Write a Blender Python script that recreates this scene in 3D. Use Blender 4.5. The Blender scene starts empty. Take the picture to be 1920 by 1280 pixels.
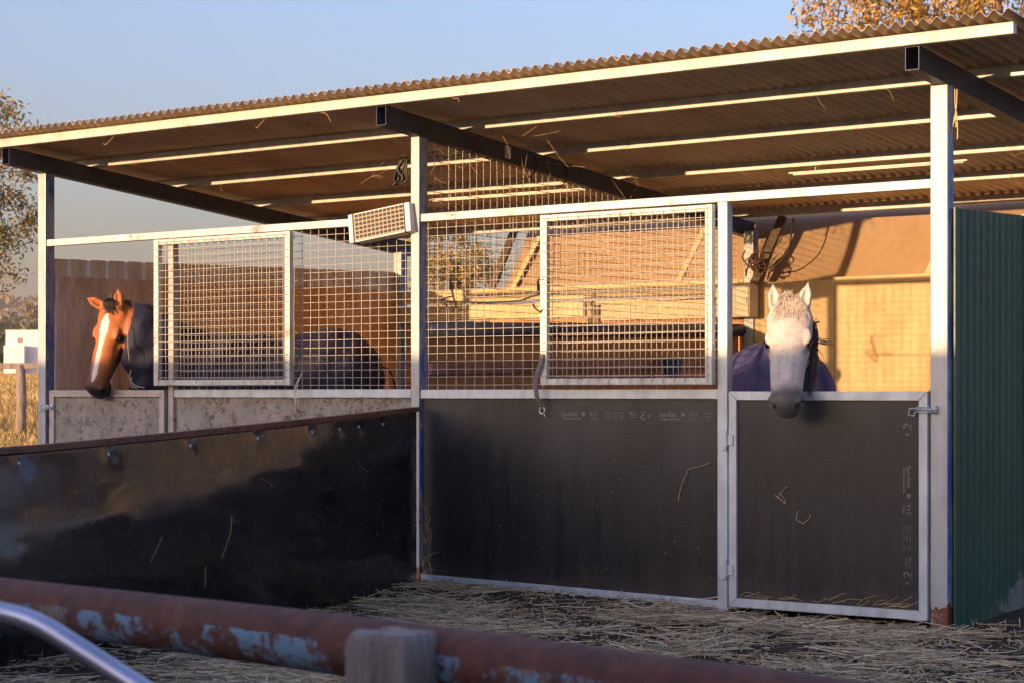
import bpy, bmesh, math, random
import numpy as np
from mathutils import Vector, Matrix, noise
sc = bpy.context.scene
R = math.radians
# ------------------------------------------------------------------ camera
CAM = Vector((8.04, -9.87, 1.25)); YAW = 36.4
cd = bpy.data.cameras.new('camera'); co = bpy.data.objects.new('camera', cd)
sc.collection.objects.link(co); sc.camera = co
co.location = CAM; co.rotation_euler = (R(90), 0, R(YAW))
cd.sensor_width = 36; cd.lens = 3723/1920*36; cd.shift_y = 97/1920
cd.clip_start = .1; cd.clip_end = 6000
cd.dof.use_dof = True; cd.dof.focus_distance = 11.6; cd.dof.aperture_fstop = 13
# ------------------------------------------------------------------ light
SUN_EL, SUN_AZ = 3.6, 11.8      # elevation, and azimuth of travel (from +Y towards +X)
w = bpy.data.worlds.new('World'); sc.world = w; w.use_nodes = True
nt = w.node_tree; nt.nodes.clear()
sky = nt.nodes.new('ShaderNodeTexSky'); sky.sky_type = 'NISHITA'; sky.sun_disc = False
sky.sun_elevation = R(SUN_EL); sky.sun_rotation = R(180+SUN_AZ)
sky.air_density = 1.0; sky.dust_density = 5.0; sky.ozone_density = 1.0; sky.altitude = 200
bg = nt.nodes.new('ShaderNodeBackground'); bg.inputs[1].default_value = .122
wo = nt.nodes.new('ShaderNodeOutputWorld')
wb = nt.nodes.new('ShaderNodeMix'); wb.data_type = 'RGBA'; wb.blend_type = 'MULTIPLY'; wb.inputs[0].default_value = 1   # camera white balance
wb.inputs[7].default_value = (.93, 1.075, 1.80, 1); nt.links.new(sky.outputs[0], wb.inputs[6])
nt.links.new(wb.outputs[2], bg.inputs[0]); nt.links.new(bg.outputs[0], wo.inputs[0])
sl = bpy.data.lights.new('sun', 'SUN'); sl.energy = 3.4; sl.angle = R(.5); sl.color = (1, .62, .31)
so = bpy.data.objects.new('sun', sl); sc.collection.objects.link(so)
trav = Vector((math.sin(R(SUN_AZ))*math.cos(R(SUN_EL)), math.cos(R(SUN_AZ))*math.cos(R(SUN_EL)), -math.sin(R(SUN_EL))))
so.rotation_euler = trav.to_track_quat('-Z', 'Y').to_euler()
so.location = (0, -20, 20)
sc.view_settings.view_transform = 'Standard'; sc.view_settings.look = 'None'
sc.view_settings.gamma = 1; sc.view_settings.exposure = 1.92
sc.cycles.max_bounces = 8; sc.cycles.diffuse_bounces = 6

# ------------------------------------------------------------------ helpers
def link(o, parent=None):
    sc.collection.objects.link(o)
    if parent is not None: o.parent = parent
    return o
def tag(o, label=None, cat=None, group=None, kind=None):
    for k, v in (('label', label), ('category', cat), ('group', group), ('kind', kind)):
        if v: o[k] = v
    return o
def empty(name, loc, label, cat, group=None):
    o = bpy.data.objects.new(name, None); o.location = loc; o.empty_display_size = .1
    link(o); return tag(o, label, cat, group)
def mesh_obj(name, verts, faces, m, parent=None, smooth=False, bevel=0, col=None, loc=None):
    me = bpy.data.meshes.new(name); me.from_pydata([tuple(v) for v in verts], [], [tuple(int(i) for i in f) for f in faces])
    me.validate(); me.update()
    if smooth: me.polygons.foreach_set('use_smooth', [True]*len(me.polygons))
    if col is not None:
        a = me.color_attributes.new('col', 'FLOAT_COLOR', 'POINT')
        a.data.foreach_set('color', np.asarray(col, dtype=np.float32).ravel())
    for mm in (m if isinstance(m, (list, tuple)) else [m]): me.materials.append(mm)
    o = bpy.data.objects.new(name, me); link(o, parent)
    if parent is not None:               # geometry is given in world coordinates
        o.matrix_parent_inverse = PM(parent).inverted()
    if loc is not None:
        me.transform(Matrix.Translation(-Vector(loc))); o.location = loc
    if bevel:
        b = o.modifiers.new('bevel', 'BEVEL'); b.width = bevel; b.segments = 2; b.limit_method = 'ANGLE'; b.harden_normals = False
    return o
def PM(o):
    m = Matrix.LocRotScale(o.location, o.rotation_euler, o.scale)
    if o.parent is not None: m = PM(o.parent) @ o.matrix_parent_inverse @ m
    return m
class MB:
    def __init__(s): s.v = []; s.f = []
    def add(s, v, f):
        n = len(s.v); s.v += [tuple(q) for q in v]; s.f += [tuple(i+n for i in q) for q in f]; return s
    def box(s, x0, x1, y0, y1, z0, z1):
        v = [(x, y, z) for x in (x0, x1) for y in (y0, y1) for z in (z0, z1)]
        return s.add(v, [(0,1,3,2),(4,6,7,5),(0,4,5,1),(2,3,7,6),(0,2,6,4),(1,5,7,3)])
    def bar(s, a, b, w_, h_, up=(0,0,1)):
        a = Vector(a); b = Vector(b); d = (b-a).normalized(); up = Vector(up)
        sd = d.cross(up).normalized()*w_/2; u = sd.cross(d).normalized()*h_/2
        v = [a-sd-u, a-sd+u, a+sd-u, a+sd+u, b-sd-u, b-sd+u, b+sd-u, b+sd+u]
        return s.add(v, [(0,1,3,2),(4,6,7,5),(0,4,5,1),(2,3,7,6),(0,2,6,4),(1,5,7,3)])
    def tube(s, pts, r, n=8, cap=True, flat=1.0):
        pts = [Vector(p) for p in pts]; rr = r if isinstance(r, (list, tuple)) else [r]*len(pts)
        base = len(s.v); prev = None
        for i, p in enumerate(pts):
            d = (pts[min(i+1, len(pts)-1)]-pts[max(i-1, 0)]).normalized()
            if prev is None:
                u = d.cross(Vector((0,0,1))) if abs(d.z) < .9 else d.cross(Vector((1,0,0)))
            else: u = prev-d*prev.dot(d)
            u.normalize(); prev = u; v_ = d.cross(u)
            for k in range(n):
                t = 2*math.pi*k/n; s.v.append(tuple(p+u*math.cos(t)*rr[i]+v_*math.sin(t)*rr[i]*flat))
        for i in range(len(pts)-1):
            for k in range(n):
                a = base+i*n+k; b = base+i*n+(k+1) % n; s.f.append((a, b, b+n, a+n))
        if cap:
            s.f.append(tuple(base+k for k in range(n))[::-1]); s.f.append(tuple(base+(len(pts)-1)*n+k for k in range(n)))
        return s
    def obj(s, name, m, parent=None, smooth=False, bevel=0, loc=None): return mesh_obj(name, s.v, s.f, m, parent, smooth, bevel, None, loc)
def smooth_pts(pts, n=6):
    P = [Vector(p) for p in pts]; P = [2*P[0]-P[1]]+P+[2*P[-1]-P[-2]]; out = []
    for i in range(1, len(P)-2):
        for k in range(n):
            t = k/n; a, b, c, d = P[i-1:i+3]
            out.append(.5*((2*b)+(c-a)*t+(2*a-5*b+4*c-d)*t*t+(3*b-a-3*c+d)*t**3))
    out.append(P[-2]); return out

# ------------------------------------------------------------------ materials
class NM:
    def __init__(s, name):
        s.m = bpy.data.materials.new(name); s.m.use_nodes = True; s.t = s.m.node_tree; s.n = s.t.nodes; s.n.clear()
        s.out = s.n.new('ShaderNodeOutputMaterial'); s.b = s.n.new('ShaderNodeBsdfPrincipled'); s.l(s.b.outputs[0], s.out.inputs[0])
        s.tc = s.n.new('ShaderNodeNewGeometry')
    def l(s, a, b): s.t.links.new(a, b)
    def pos(s, scale=(1,1,1)):
        mp = s.n.new('ShaderNodeMapping'); mp.inputs['Scale'].default_value = scale; s.l(s.tc.outputs['Position'], mp.inputs[0]); return mp.outputs[0]
    def noise(s, sc_=5, det=4, rough=.6, vec=None, dist=0):
        n = s.n.new('ShaderNodeTexNoise'); n.inputs['Scale'].default_value = sc_; n.inputs['Detail'].default_value = det
        n.inputs['Roughness'].default_value = rough; n.inputs['Distortion'].default_value = dist
        s.l(vec if vec is not None else s.pos(), n.inputs['Vector']); return n.outputs['Fac']
    def ramp(s, fac, stops):
        r = s.n.new('ShaderNodeValToRGB'); e = r.color_ramp.elements
        while len(e) < len(stops): e.new(.5)
        for i, (p, c) in enumerate(stops):
            e[i].position = p; e[i].color = (c, c, c, 1) if not isinstance(c, (tuple, list)) else (*c[:3], 1)
        s.l(fac, r.inputs[0]); return r.outputs[0]
    def mix(s, fac, a, b, mode='MIX'):
        x = s.n.new('ShaderNodeMix'); x.data_type = 'RGBA'; x.blend_type = mode
        for inp, v in ((x.inputs[0], fac), (x.inputs[6], a), (x.inputs[7], b)):
            if hasattr(v, 'links') or hasattr(v, 'is_linked'): s.l(v, inp)
            elif isinstance(v, (tuple, list)): inp.default_value = (*v[:3], 1)
            else: inp.default_value = v
        return x.outputs[2]
    def math(s, op, a, b=0.0, clamp=False):
        x = s.n.new('ShaderNodeMath'); x.operation = op; x.use_clamp = clamp
        for inp, v in ((x.inputs[0], a), (x.inputs[1], b)):
            if hasattr(v, 'is_linked'): s.l(v, inp)
            else: inp.default_value = v
        return x.outputs[0]
    def sep(s, what='Position'):
        x = s.n.new('ShaderNodeSeparateXYZ'); s.l(s.tc.outputs[what], x.inputs[0]); return x.outputs
    def col(s, c):
        if hasattr(c, 'is_linked'): s.l(c, s.b.inputs['Base Color'])
        else: s.b.inputs['Base Color'].default_value = (*c, 1)
    def set(s, **k):
        for n_, v in k.items():
            i = s.b.inputs[n_.replace('_', ' ')]
            if hasattr(v, 'is_linked'): s.l(v, i)
            else: i.default_value = v
        return s
    def bump(s, h, strength=.3, dist=.01):
        b = s.n.new('ShaderNodeBump'); b.inputs['Strength'].default_value = strength; b.inputs['Distance'].default_value = dist
        s.l(h, b.inputs['Height']); s.l(b.outputs[0], s.b.inputs['Normal']); return s
def simple(name, c, rough=.6, metal=0, var=.25, scale=8, bump=.15, spec=.5):
    m = NM(name); f = m.noise(scale, 5)
    lo = tuple(x*(1-var) for x in c); hi = tuple(min(1, x*(1+var)) for x in c)
    m.col(m.ramp(f, [(.3, lo), (.7, hi)])); m.set(Roughness=rough, Metallic=metal, Specular_IOR_Level=spec)
    if bump: m.bump(m.noise(scale*6, 4), bump, .004)
    return m.m
M = {}
def galv_mat(name, base=(.54,.61,.66), paint=None, rust=.0, lowrust=False):
    m = NM(name); f = m.noise(9, 6, .65, m.pos((1,1,.35))); g = m.noise(60, 3, .7)
    c = m.ramp(f, [(.25, tuple(x*.72 for x in base)), (.5, base), (.75, tuple(min(1, x*1.22) for x in base))])
    c = m.mix(m.ramp(g, [(.55, 0.), (.75, .5)]), c, tuple(x*.6 for x in base))
    scr = m.noise(5, 5, .7, m.pos((1, 1, .1)), .5)
    if paint:
        nx = m.math('ABSOLUTE', m.sep('Normal')[0]); side = m.math('GREATER_THAN', nx, .5)
        wear = m.ramp(m.noise(7, 7, .75, m.pos((1.5, 1.5, .5))), [(.40, 1.), (.56, .25)])
        mk = m.math('MULTIPLY', side, wear)
        fr = m.ramp(m.noise(11, 5, .7, m.pos((1.5,1.5,.4))), [(.62, 0.), (.70, .55)])
        mk = m.math('MAXIMUM', mk, fr)
        c = m.mix(mk, c, paint)
    if rust:
        r = m.ramp(m.noise(6, 8, .8), [(.60-rust*.15, 0.), (.72-rust*.15, 1.)])
        if lowrust:
            z = m.sep()[2]; r = m.math('MULTIPLY', m.ramp(m.noise(9, 8, .8), [(.38, 0.), (.5, 1.)]), m.math('LESS_THAN', m.math('ADD', z, m.math('MULTIPLY', m.noise(12), .25)), .25))
        c = m.mix(r, c, (.16, .06, .025))
    m.col(c); m.set(Roughness=m.ramp(scr, [(.3, .38), (.7, .62)]), Metallic=.25); m.bump(m.noise(35, 5, .7), .12, .003)
    return m.m
M['galv'] = galv_mat('galvanised_steel')
M['galv_post'] = galv_mat('worn_painted_post', (.40,.43,.46), (.03,.11,.40), .3, True)
M['galv_rail'] = galv_mat('rail_steel', (.52,.55,.56), None, .25)
M['rafter'] = simple('dark_blue_rafter_paint', (.035,.042,.075), .5, .1, .5, 6, .2)
M['purlin'] = galv_mat('purlin_steel', (.50,.50,.47), None, .1)
M['wire'] = simple('galvanised_wire', (.45,.42,.38), .5, .2, .15, 30, 0)
M['dirty_galv'] = galv_mat('dirty_steel', (.42,.39,.37), None, .35)
def roof_mat():
    m = NM('corrugated_steel'); f = m.noise(2.2, 6, .65, m.pos((1.2, .25, 1)))
    c = m.ramp(f, [(.3, (.56,.41,.27)), (.55, (.76,.58,.39)), (.75, (.84,.68,.48))])
    c = m.mix(m.ramp(m.noise(9, 7, .8), [(.55, 0.), (.72, .55)]), c, (.20,.12,.06))
    m.col(c); m.set(Roughness=.55, Metallic=.0); m.bump(m.noise(40, 4), .1, .002); return m.m
M['roof'] = roof_mat()
def green_mat():
    m = NM('green_steel_sheet'); c = m.ramp(m.noise(3, 5, .6, m.pos((1,1,.3))), [(.3, (.018,.072,.044)), (.7, (.030,.10,.064))])
    z = m.sep()[2]; low = m.math('ADD', m.math('MULTIPLY', z, 2.2), m.math('MULTIPLY', m.noise(7, 7, .75), 1.6))
    y = m.sep()[1]; low = m.math('SUBTRACT', low, m.math('MULTIPLY', y, .7))
    c = m.mix(m.ramp(low, [(.42, .9), (.56, 0.)]), c, (.22,.22,.20))
    m.col(c); m.set(Roughness=m.ramp(m.noise(14, 5), [(.3,.32),(.7,.5)]), Specular_IOR_Level=.6); return m.m
M['green'] = green_mat()
def ply_mat(name, a, b, c_, stretch=(1,1,.18), sc_=5, rough=.7):
    m = NM(name); f = m.noise(sc_, 8, .7, m.pos(stretch), .6)
    c = m.ramp(f, [(.28, a), (.5, b), (.72, c_)])
    g = m.noise(sc_*9, 4, .6, m.pos(stretch)); c = m.mix(m.ramp(g, [(.45, 0.), (.7, .35)]), c, a)
    k = m.ramp(m.noise(2.1, 6, .8), [(.56, 0.), (.72, .5)]); c = m.mix(k, c, tuple(x*.45 for x in a))
    m.col(c); m.set(Roughness=rough); m.bump(g, .25, .003); return m.m
M['ply_left'] = ply_mat('weathered_plywood', (.42,.28,.20), (.82,.62,.48), (.88,.58,.28))
M['ply_bounce'] = ply_mat('bounce_tinted_plywood', (.50,.25,.09), (.88,.52,.20), (.90,.62,.30))  # orange bounced light on the rear side boards, put into the plywood colour
M['ply_back'] = ply_mat('yellow_plywood', (.38,.25,.12), (.53,.39,.21), (.64,.50,.29), (1,1,.3), 3)
M['board'] = ply_mat('pine_board', (.48,.34,.17), (.62,.48,.27), (.74,.60,.37), (.2,.2,1), 7)
M['brown_board'] = ply_mat('brown_board', (.28,.13,.05), (.44,.22,.08), (.54,.29,.11), (.6,.6,.3), 4)
M['canvas'] = ply_mat('tan_canvas', (.28,.185,.105), (.345,.235,.14), (.39,.275,.17), (1,1,1), 1.2, .85)
M['brace'] = simple('dark_timber', (.10,.065,.045), .7)
def formply():
    m = NM('black_form_plywood'); v = m.noise(6, 6, .7, m.pos((3,3,.25))); h = m.noise(30, 5, .7, m.pos((.3,.3,3)))
    c = m.ramp(v, [(.3, (.011,.012,.015)), (.7, (.024,.024,.028))]); c = m.mix(m.ramp(h, [(.5, 0.), (.75, .5)]), c, (.048,.047,.052))
    sp = m.noise(120, 2, .5); c = m.mix(m.ramp(sp, [(.70, 0.), (.76, .7)]), c, (.20,.17,.13))
    sx = m.noise(7, 9, .85, m.pos((.6,.6,9)), 1.5); c = m.mix(m.ramp(sx, [(.66, 0.), (.70, .35)]), c, (.12,.105,.10))
    sv = m.noise(6, 9, .85, m.pos((8,8,.5)), .8); c = m.mix(m.ramp(sv, [(.62, 0.), (.72, .4)]), c, (.09,.08,.078))
    dz = m.ramp(m.math('ADD', m.math('MULTIPLY', m.sep()[2], 1.6), m.noise(3, 8, .8)), [(.55, .55), (.85, 0.)]); c = m.mix(dz, c, (.085,.065,.05))
    z = m.sep()[2]; pale = m.ramp(m.math('MULTIPLY', z, m.noise(1.6, 4, .6, m.pos((1,1,.4)))), [(.45, 0.), (.8, .6)])
    c = m.mix(pale, c, (.080,.076,.082))
    m.col(c); m.set(Roughness=m.ramp(v, [(.3,.36),(.7,.55)]), Specular_IOR_Level=.45); m.bump(h, .08, .002); return m.m
M['formply'] = formply()
def mud():
    m = NM('muddy_grey_board'); c = m.ramp(m.noise(4, 6, .7, m.pos((1,1,.5))), [(.3, (.22,.205,.19)), (.7, (.38,.36,.335))])
    c = m.mix(m.ramp(m.noise(14, 8, .85), [(.50, 0.), (.60, .85)]), c, (.06,.042,.028))
    c = m.mix(m.ramp(m.noise(55, 3, .6), [(.66, 0.), (.72, .8)]), c, (.34,.28,.2))
    m.col(c); m.set(Roughness=.85); m.bump(m.noise(20, 6, .8), .5, .01); return m.m
M['mud'] = mud()
def rubber():
    m = NM('black_rubber_sheet'); c = m.ramp(m.noise(3, 5), [(.3, (.010,.009,.010)), (.7, (.022,.020,.021))])
    c = m.mix(m.ramp(m.noise(95, 3, .6, None), [(.69, 0.), (.75, .8)]), c, (.16,.13,.10))
    du = m.ramp(m.noise(1.4, 6, .75), [(.45, 0.), (.75, .35)]); c = m.mix(du, c, (.07,.055,.05))
    m.col(c); m.set(Roughness=m.ramp(m.noise(5, 6, .7), [(.3,.14),(.7,.36)]), Specular_IOR_Level=.8); m.bump(m.noise(30, 4), .05, .003); return m.m
M['rubber'] = rubber()
M['rust_trim'] = simple('rusty_trim', (.17,.075,.05), .6, .1, .4, 12)
def rustrail():
    m = NM('rusty_blue_rail'); c = m.ramp(m.noise(24, 10, .85), [(.32, (.055,.022,.018)), (.52, (.17,.060,.034)), (.72, (.30,.125,.055))])
    z = m.sep()[2]; nz = m.sep('Normal')[2]
    lo = m.math('LESS_THAN', m.math('ADD', nz, m.math('MULTIPLY', m.noise(20), .3)), .42)
    p = m.math('MULTIPLY', m.ramp(m.noise(15, 10, .78, None, .15), [(.52, 0.), (.555, 1.)]), lo)
    pal = m.math('MULTIPLY', m.ramp(m.noise(9, 6, .7), [(.55, 0.), (.62, .6)]), lo); c = m.mix(pal, c, (.30,.27,.18))
    c = m.mix(p, c, (.22,.36,.47)); m.col(c); m.set(Roughness=.7); m.bump(m.noise(45, 9, .8), .8, .006); return m.m
M['rustrail'] = rustrail()
M['grey_wood'] = ply_mat('weathered_timber', (.09,.07,.06), (.27,.22,.185), (.42,.35,.29), (3,3,.25), 9, .85)
M['chrome'] = simple('bright_steel_tube', (.55,.55,.62), .32, .8, .2, 12, .05)
M['white'] = simple('white_plastic', (.78,.77,.74), .45, 0, .06, 5, 0)
M['cream'] = simple('cream_cabinet', (.62,.55,.42), .6, 0, .1, 5, 0)
M['slot'] = simple('dark_slot', (.03,.025,.02), .7, 0, .2, 5, 0)
M['black'] = simple('black_plastic', (.012,.012,.013), .45, 0, .3, 10, 0)
M['twine'] = simple('baling_twine', (.55,.42,.22), .8, 0, .2, 40, 0)
M['strap'] = simple('faded_webbing', (.17,.14,.15), .85, 0, .3, 40, .3)
M['bluepaint'] = simple('bright_blue_paint', (.01,.10,.42), .5, 0, .5, 9, .2)
M['bluebucket'] = simple('navy_plastic', (.01,.03,.12), .5, 0, .2, 9, 0)
M['ink'] = simple('faded_stamp_ink', (.17,.16,.16), .7, 0, .35, 40, 0)
M['dark_glass'] = simple('eye_gloss', (.008,.005,.004), .06, 0, 0, 5, 0)
M['window'] = simple('dull_window', (.28,.25,.2), .2, 0, .1, 5, 0)
def vcol(name, rough=.6, sheen=0, nsc=60, bumpd=.002, stretch=(1,1,1), spec=.3, transl=0, var=.18):
    m = NM(name); a = m.n.new('ShaderNodeVertexColor'); a.layer_name = 'col'
    f = m.noise(nsc, 5, .7, m.pos(stretch)); c = m.mix(1., a.outputs[0], m.ramp(f, [(.25, 1-var*1.4), (.75, 1+var*.3)]), 'MULTIPLY')
    m.col(c); m.set(Roughness=rough, Specular_IOR_Level=spec)
    if sheen: m.set(Sheen_Weight=sheen)
    if bumpd: m.bump(f, .3, bumpd)
    if transl:
        t = m.n.new('ShaderNodeBsdfTranslucent'); m.l(c, t.inputs[0]); x = m.n.new('ShaderNodeMixShader'); x.inputs[0].default_value = transl
        m.l(m.b.outputs[0], x.inputs[1]); m.l(t.outputs[0], x.inputs[2]); m.l(x.outputs[0], m.out.inputs[0])
    return m.m
M['coat'] = vcol('horse_coat', .5, .1, 90, .002, (1,1,1), .35)
M['leaf'] = vcol('leaves', .5, 0, 1, 0, (1,1,1), .4, .25)
M['straw'] = vcol('straw', .65, 0, 1, 0, (1,1,1), .3, .15)
def rug_mat(name, a, b, sheen=.06):
    m = NM(name); f = m.noise(5, 5, .6); c = m.ramp(f, [(.3, a), (.7, b)])
    c = m.mix(m.ramp(m.noise(30, 5, .8), [(.6, 0.), (.75, .25)]), c, tuple(x*2.2 for x in b))
    m.col(c); m.set(Roughness=.7, Sheen_Weight=sheen, Sheen_Roughness=.4)
    m.bump(m.math('ADD', m.noise(7, 3, .5, m.pos((1.2,1.2,.6)), .3), m.math('MULTIPLY', m.noise(70, 3), .12)), .6, .03); return m.m
M['rug_navy'] = rug_mat('dark_navy_rug', (.008,.009,.028), (.013,.014,.042))
M['rug_purple'] = rug_mat('purple_blue_rug', (.040,.040,.15), (.065,.062,.21), .1)
M['bark'] = ply_mat('bark', (.16,.11,.07), (.30,.20,.12), (.42,.30,.20), (6,6,.8), 3, .9)

# ------------------------------------------------------------------ ground
def smooth_interp(x, xs, ys): return float(np.interp(x, xs, ys))
GX = [0, 8, 13, 17.5, 30, 60, 150, 260, 420, 620, 900, 1400, 2000, 3500]
GZ = [0, 0, .2, .5, .85, 1.5, 2.4, 5, 11, 19, 32, 58, 62, 62]
def gz(x, y):
    r = math.hypot(x+3, y); z = smooth_interp(r, GX, GZ)+.025*min(max(y, 0), 6)
    if r > 300: z += (noise.noise(Vector((x*.0025, y*.0025, 3)))*13)*min(1, (r-300)/900)
    if r > 12: z += noise.noise(Vector((x*.07, y*.07, 1)))*.12*min(1, (r-12)/10)
    if r < 14: z += noise.noise(Vector((x*1.1, y*1.1, 7)))*.018+noise.noise(Vector((x*5, y*5, 2)))*.006
    # trodden soil banked under the mesh front, scraped away below the gate
    if -1.2 < y < .3 and -.3 < x < 2.4: z += .05*math.exp(-((y+.25)/.35)**2)*min(1, (x+.3)/.4)*min(1, (2.4-x)/.6)
    if -1.0 < y < 1 and 2.2 < x < 3.7: z -= .03*math.exp(-((y)/.4)**2)
    return z
def axis(dense0, dense1, step, far, g=1.13):
    a = list(np.arange(dense0, dense1+1e-6, step)); s_ = step; p = dense1
    while p < far: s_ *= g; p += s_; a.append(p)
    s_ = step; p = dense0
    while p > -far: s_ *= g; p -= s_; a.insert(0, p)
    return a
ax = axis(-1, 7.5, .09, 2600); ay = axis(-8, 1, .09, 2600)
gv = [(x, y, gz(x, y)) for y in ay for x in ax]; nx_ = len(ax)
gf = [(j*nx_+i, j*nx_+i+1, (j+1)*nx_+i+1, (j+1)*nx_+i) for j in range(len(ay)-1) for i in range(nx_-1)]
def ground_mat():
    m = NM('soil_and_dry_grass'); p = m.sep()
    soil = m.ramp(m.noise(3.5, 8, .75), [(.3, (.028,.021,.016)), (.5, (.060,.045,.034)), (.7, (.12,.09,.066))])
    soil = m.mix(m.ramp(m.noise(26, 6, .8), [(.52, 0.), (.68, .7)]), soil, (.17,.125,.08))
    gr = m.ramp(m.noise(.7, 9, .8), [(.3, (.42,.25,.08)), (.5, (.60,.38,.14)), (.72, (.70,.49,.20))])
    gr = m.mix(m.ramp(m.noise(9, 6, .8, m.pos((1,1,1))), [(.45, 0.), (.7, .5)]), gr, (.26,.19,.05))
    far = m.ramp(m.noise(.03, 8, .7), [(.4, (.62,.45,.28)), (.6, (.42,.31,.19))])
    dx = m.math('ADD', p[0], -2.0); dy = m.math('ADD', p[1], 2.5)
    d = m.math('SQRT', m.math('ADD', m.math('POWER', dx, 2.), m.math('POWER', dy, 2.)))
    d1 = m.math('ADD', d, m.math('MULTIPLY', m.noise(.8, 6), 3.))
    c = m.mix(m.ramp(m.math('DIVIDE', d1, 20.), [(.49, 0.), (.56, 1.)]), soil, gr)
    c = m.mix(m.ramp(m.math('DIVIDE', d, 1200.), [(.38, 0.), (.60, 1.)]), c, far)
    m.col(c); m.set(Roughness=.95, Specular_IOR_Level=.15); m.bump(m.math('ADD', m.noise(22, 8, .8), m.math('MULTIPLY', m.noise(4, 4), 1.)), .9, .03); return m.m
g = mesh_obj('ground', gv, gf, ground_mat(), smooth=True); tag(g, kind='structure')

# ------------------------------------------------------------------ stable
ST = empty('horse_stable', (0, 0, 0), 'open fronted steel stable with corrugated roof, two stalls and black boarded doors', 'stable')
SL = .089; RZ = 3.050; RY = -.33
def rz(y): return RZ-SL*(y-RY)         # underside of the purlins
# posts
FP = ((-3.6, .085, .09, 2.99), (0.0, .07, .085, 2.96), (3.6, .10, .085, 2.96))
for x, wd, dp, top in FP:
    b = MB().box(x-wd/2-.01, x+wd/2-.01, 0, dp, -.1, rz(.04)-.125)
    b.obj('post', M['galv_post'], ST, bevel=.006)
for x in (-3.56, .10, 3.6):
    MB().box(x-.045, x+.045, 4.10, 4.19, -.05, rz(4.1)-.1).obj('post', M['galv_post'], ST, bevel=.006)
MB().box(3.63, 3.71, 1.03, 1.11, -.1, 2.275).obj('post', M['galv_rail'], ST, bevel=.006)
# rafters (C section: web + flanges so the end reads as a channel)
for x in (-3.6, 0.0, 3.6):
    b = MB(); y0, y1 = -.34, 4.32; hh = .125
    def pt(x_, y, dz): return (x_, y, rz(y)+dz)
    s_ = 1
    def slab(xa, xb, za, zb):
        v = [pt(xx, yy, zz) for xx in (xa, xb) for yy in (y0, y1) for zz in (za, zb)]
        b.add(v, [(0,1,3,2),(4,6,7,5),(0,4,5,1),(2,3,7,6),(0,2,6,4),(1,5,7,3)])
    slab(x+.030, x+.034, -hh, -.001); slab(x-.045, x-.041, -hh, -.001)
    slab(x-.041, x+.030, -hh, -hh+.004); slab(x-.041, x+.030, -.005, -.001)
    b.obj('rafter', M['rafter'], ST)
# purlins : rectangular steel with a lip (front face catches the sun)
PY = (-.33, .49, 1.40, 2.36, 3.22, 4.09)
for i, y in enumerate(PY):
    h = .0615
    z0 = rz(y)
    b = MB().box(-4.25, 4.16, y-.045, y+.0, z0-.0, z0+h)
    if i: b = MB().box(-4.2, 4.14, y-.025, y+.025, z0, z0+h)
    b.obj('purlin', M['purlin'], ST, bevel=.004)
# roof sheets, custom orb profile 76 mm pitch, sheets lapped
def roof_sheet(x0, x1, dz):
    n = int((x1-x0)/.076*8); v = []; f = []
    ys = [-.49, 4.36]
    for k, off in enumerate((0, .0015)):
        for y in ys:
            for i in range(n+1):
                x = x0+(x1-x0)*i/n; z = rz(y)+.062+.0155+.0155*math.cos(2*math.pi*x/.076)+dz+off
                v.append((x, y, z))
    m_ = n+1
    for i in range(n):
        f.append((i, i+1, m_+i+1, m_+i)[::-1]); f.append((2*m_+i, 2*m_+i+1, 3*m_+i+1, 3*m_+i))
        f.append((i, i+1, 2*m_+i+1, 2*m_+i)); f.append((m_+i, 3*m_+i, 3*m_+i+1, m_+i+1))
    return mesh_obj('roof_sheet', v, f, M['roof'], ST, smooth=False)
x = -4.28; k = 0
while x < 4.1:
    roof_sheet(x, min(x+.762+.10, 4.20), .0025 if k % 2 else 0.0); x += .762; k += 1
# purlins must touch the sheet: packers are the purlin height (rows 1..5 sit on the rafter, sheet rests on row 0 height)
# top rails, mid rails, bottom rails of the front
for x0, x1 in ((-3.565, -.045), (.03, 3.545)):
    MB().box(x0, x1, .010, .060, 2.345, 2.395).obj('rail', M['galv_rail'], ST, bevel=.004)
MB().box(-2.21, -.05, .008, .058, 1.222, 1.278).obj('rail', M['galv'], ST, bevel=.004)
MB().box(.03, 2.225, .008, .058, 1.218, 1.275).obj('rail', M['galv'], ST, bevel=.004)
b = MB(); b.add([(.03,.008,.055),(.03,.058,.055),(.03,.008,.095),(.03,.058,.095),(2.225,.008,.015),(2.225,.058,.015),(2.225,.008,.062),(2.225,.058,.062)],
      [(0,1,3,2),(4,6,7,5),(0,4,5,1),(2,3,7,6),(0,2,6,4),(1,5,7,3)]).obj('rail', M['galv'], ST, bevel=.004)
MB().box(-2.21, -.05, .008, .058, .05, .10).obj('rail', M['galv'], ST, bevel=.004)
MB().box(2.227, 2.292, .0, .062, -.05, 2.342).obj('post', M['galv'], ST, bevel=.004)
MB().box(-2.262, -2.212, .0, .055, -.05, 2.342).obj('post', M['dirty_galv'], ST, bevel=.004)
# blue paint left on the side of the middle post
MB().box(.0265, .029, .012, .083, .62, 1.02).obj('paint_patch', M['bluepaint'], ST)
# lower boards
MB().box(.031, 2.224, .030, .047, .06, 1.217).obj('lower_board', M['formply'], ST)
MB().box(-2.21, -.05, .030, .047, .10, 1.221).obj('lower_board', M['mud'], ST)
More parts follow.
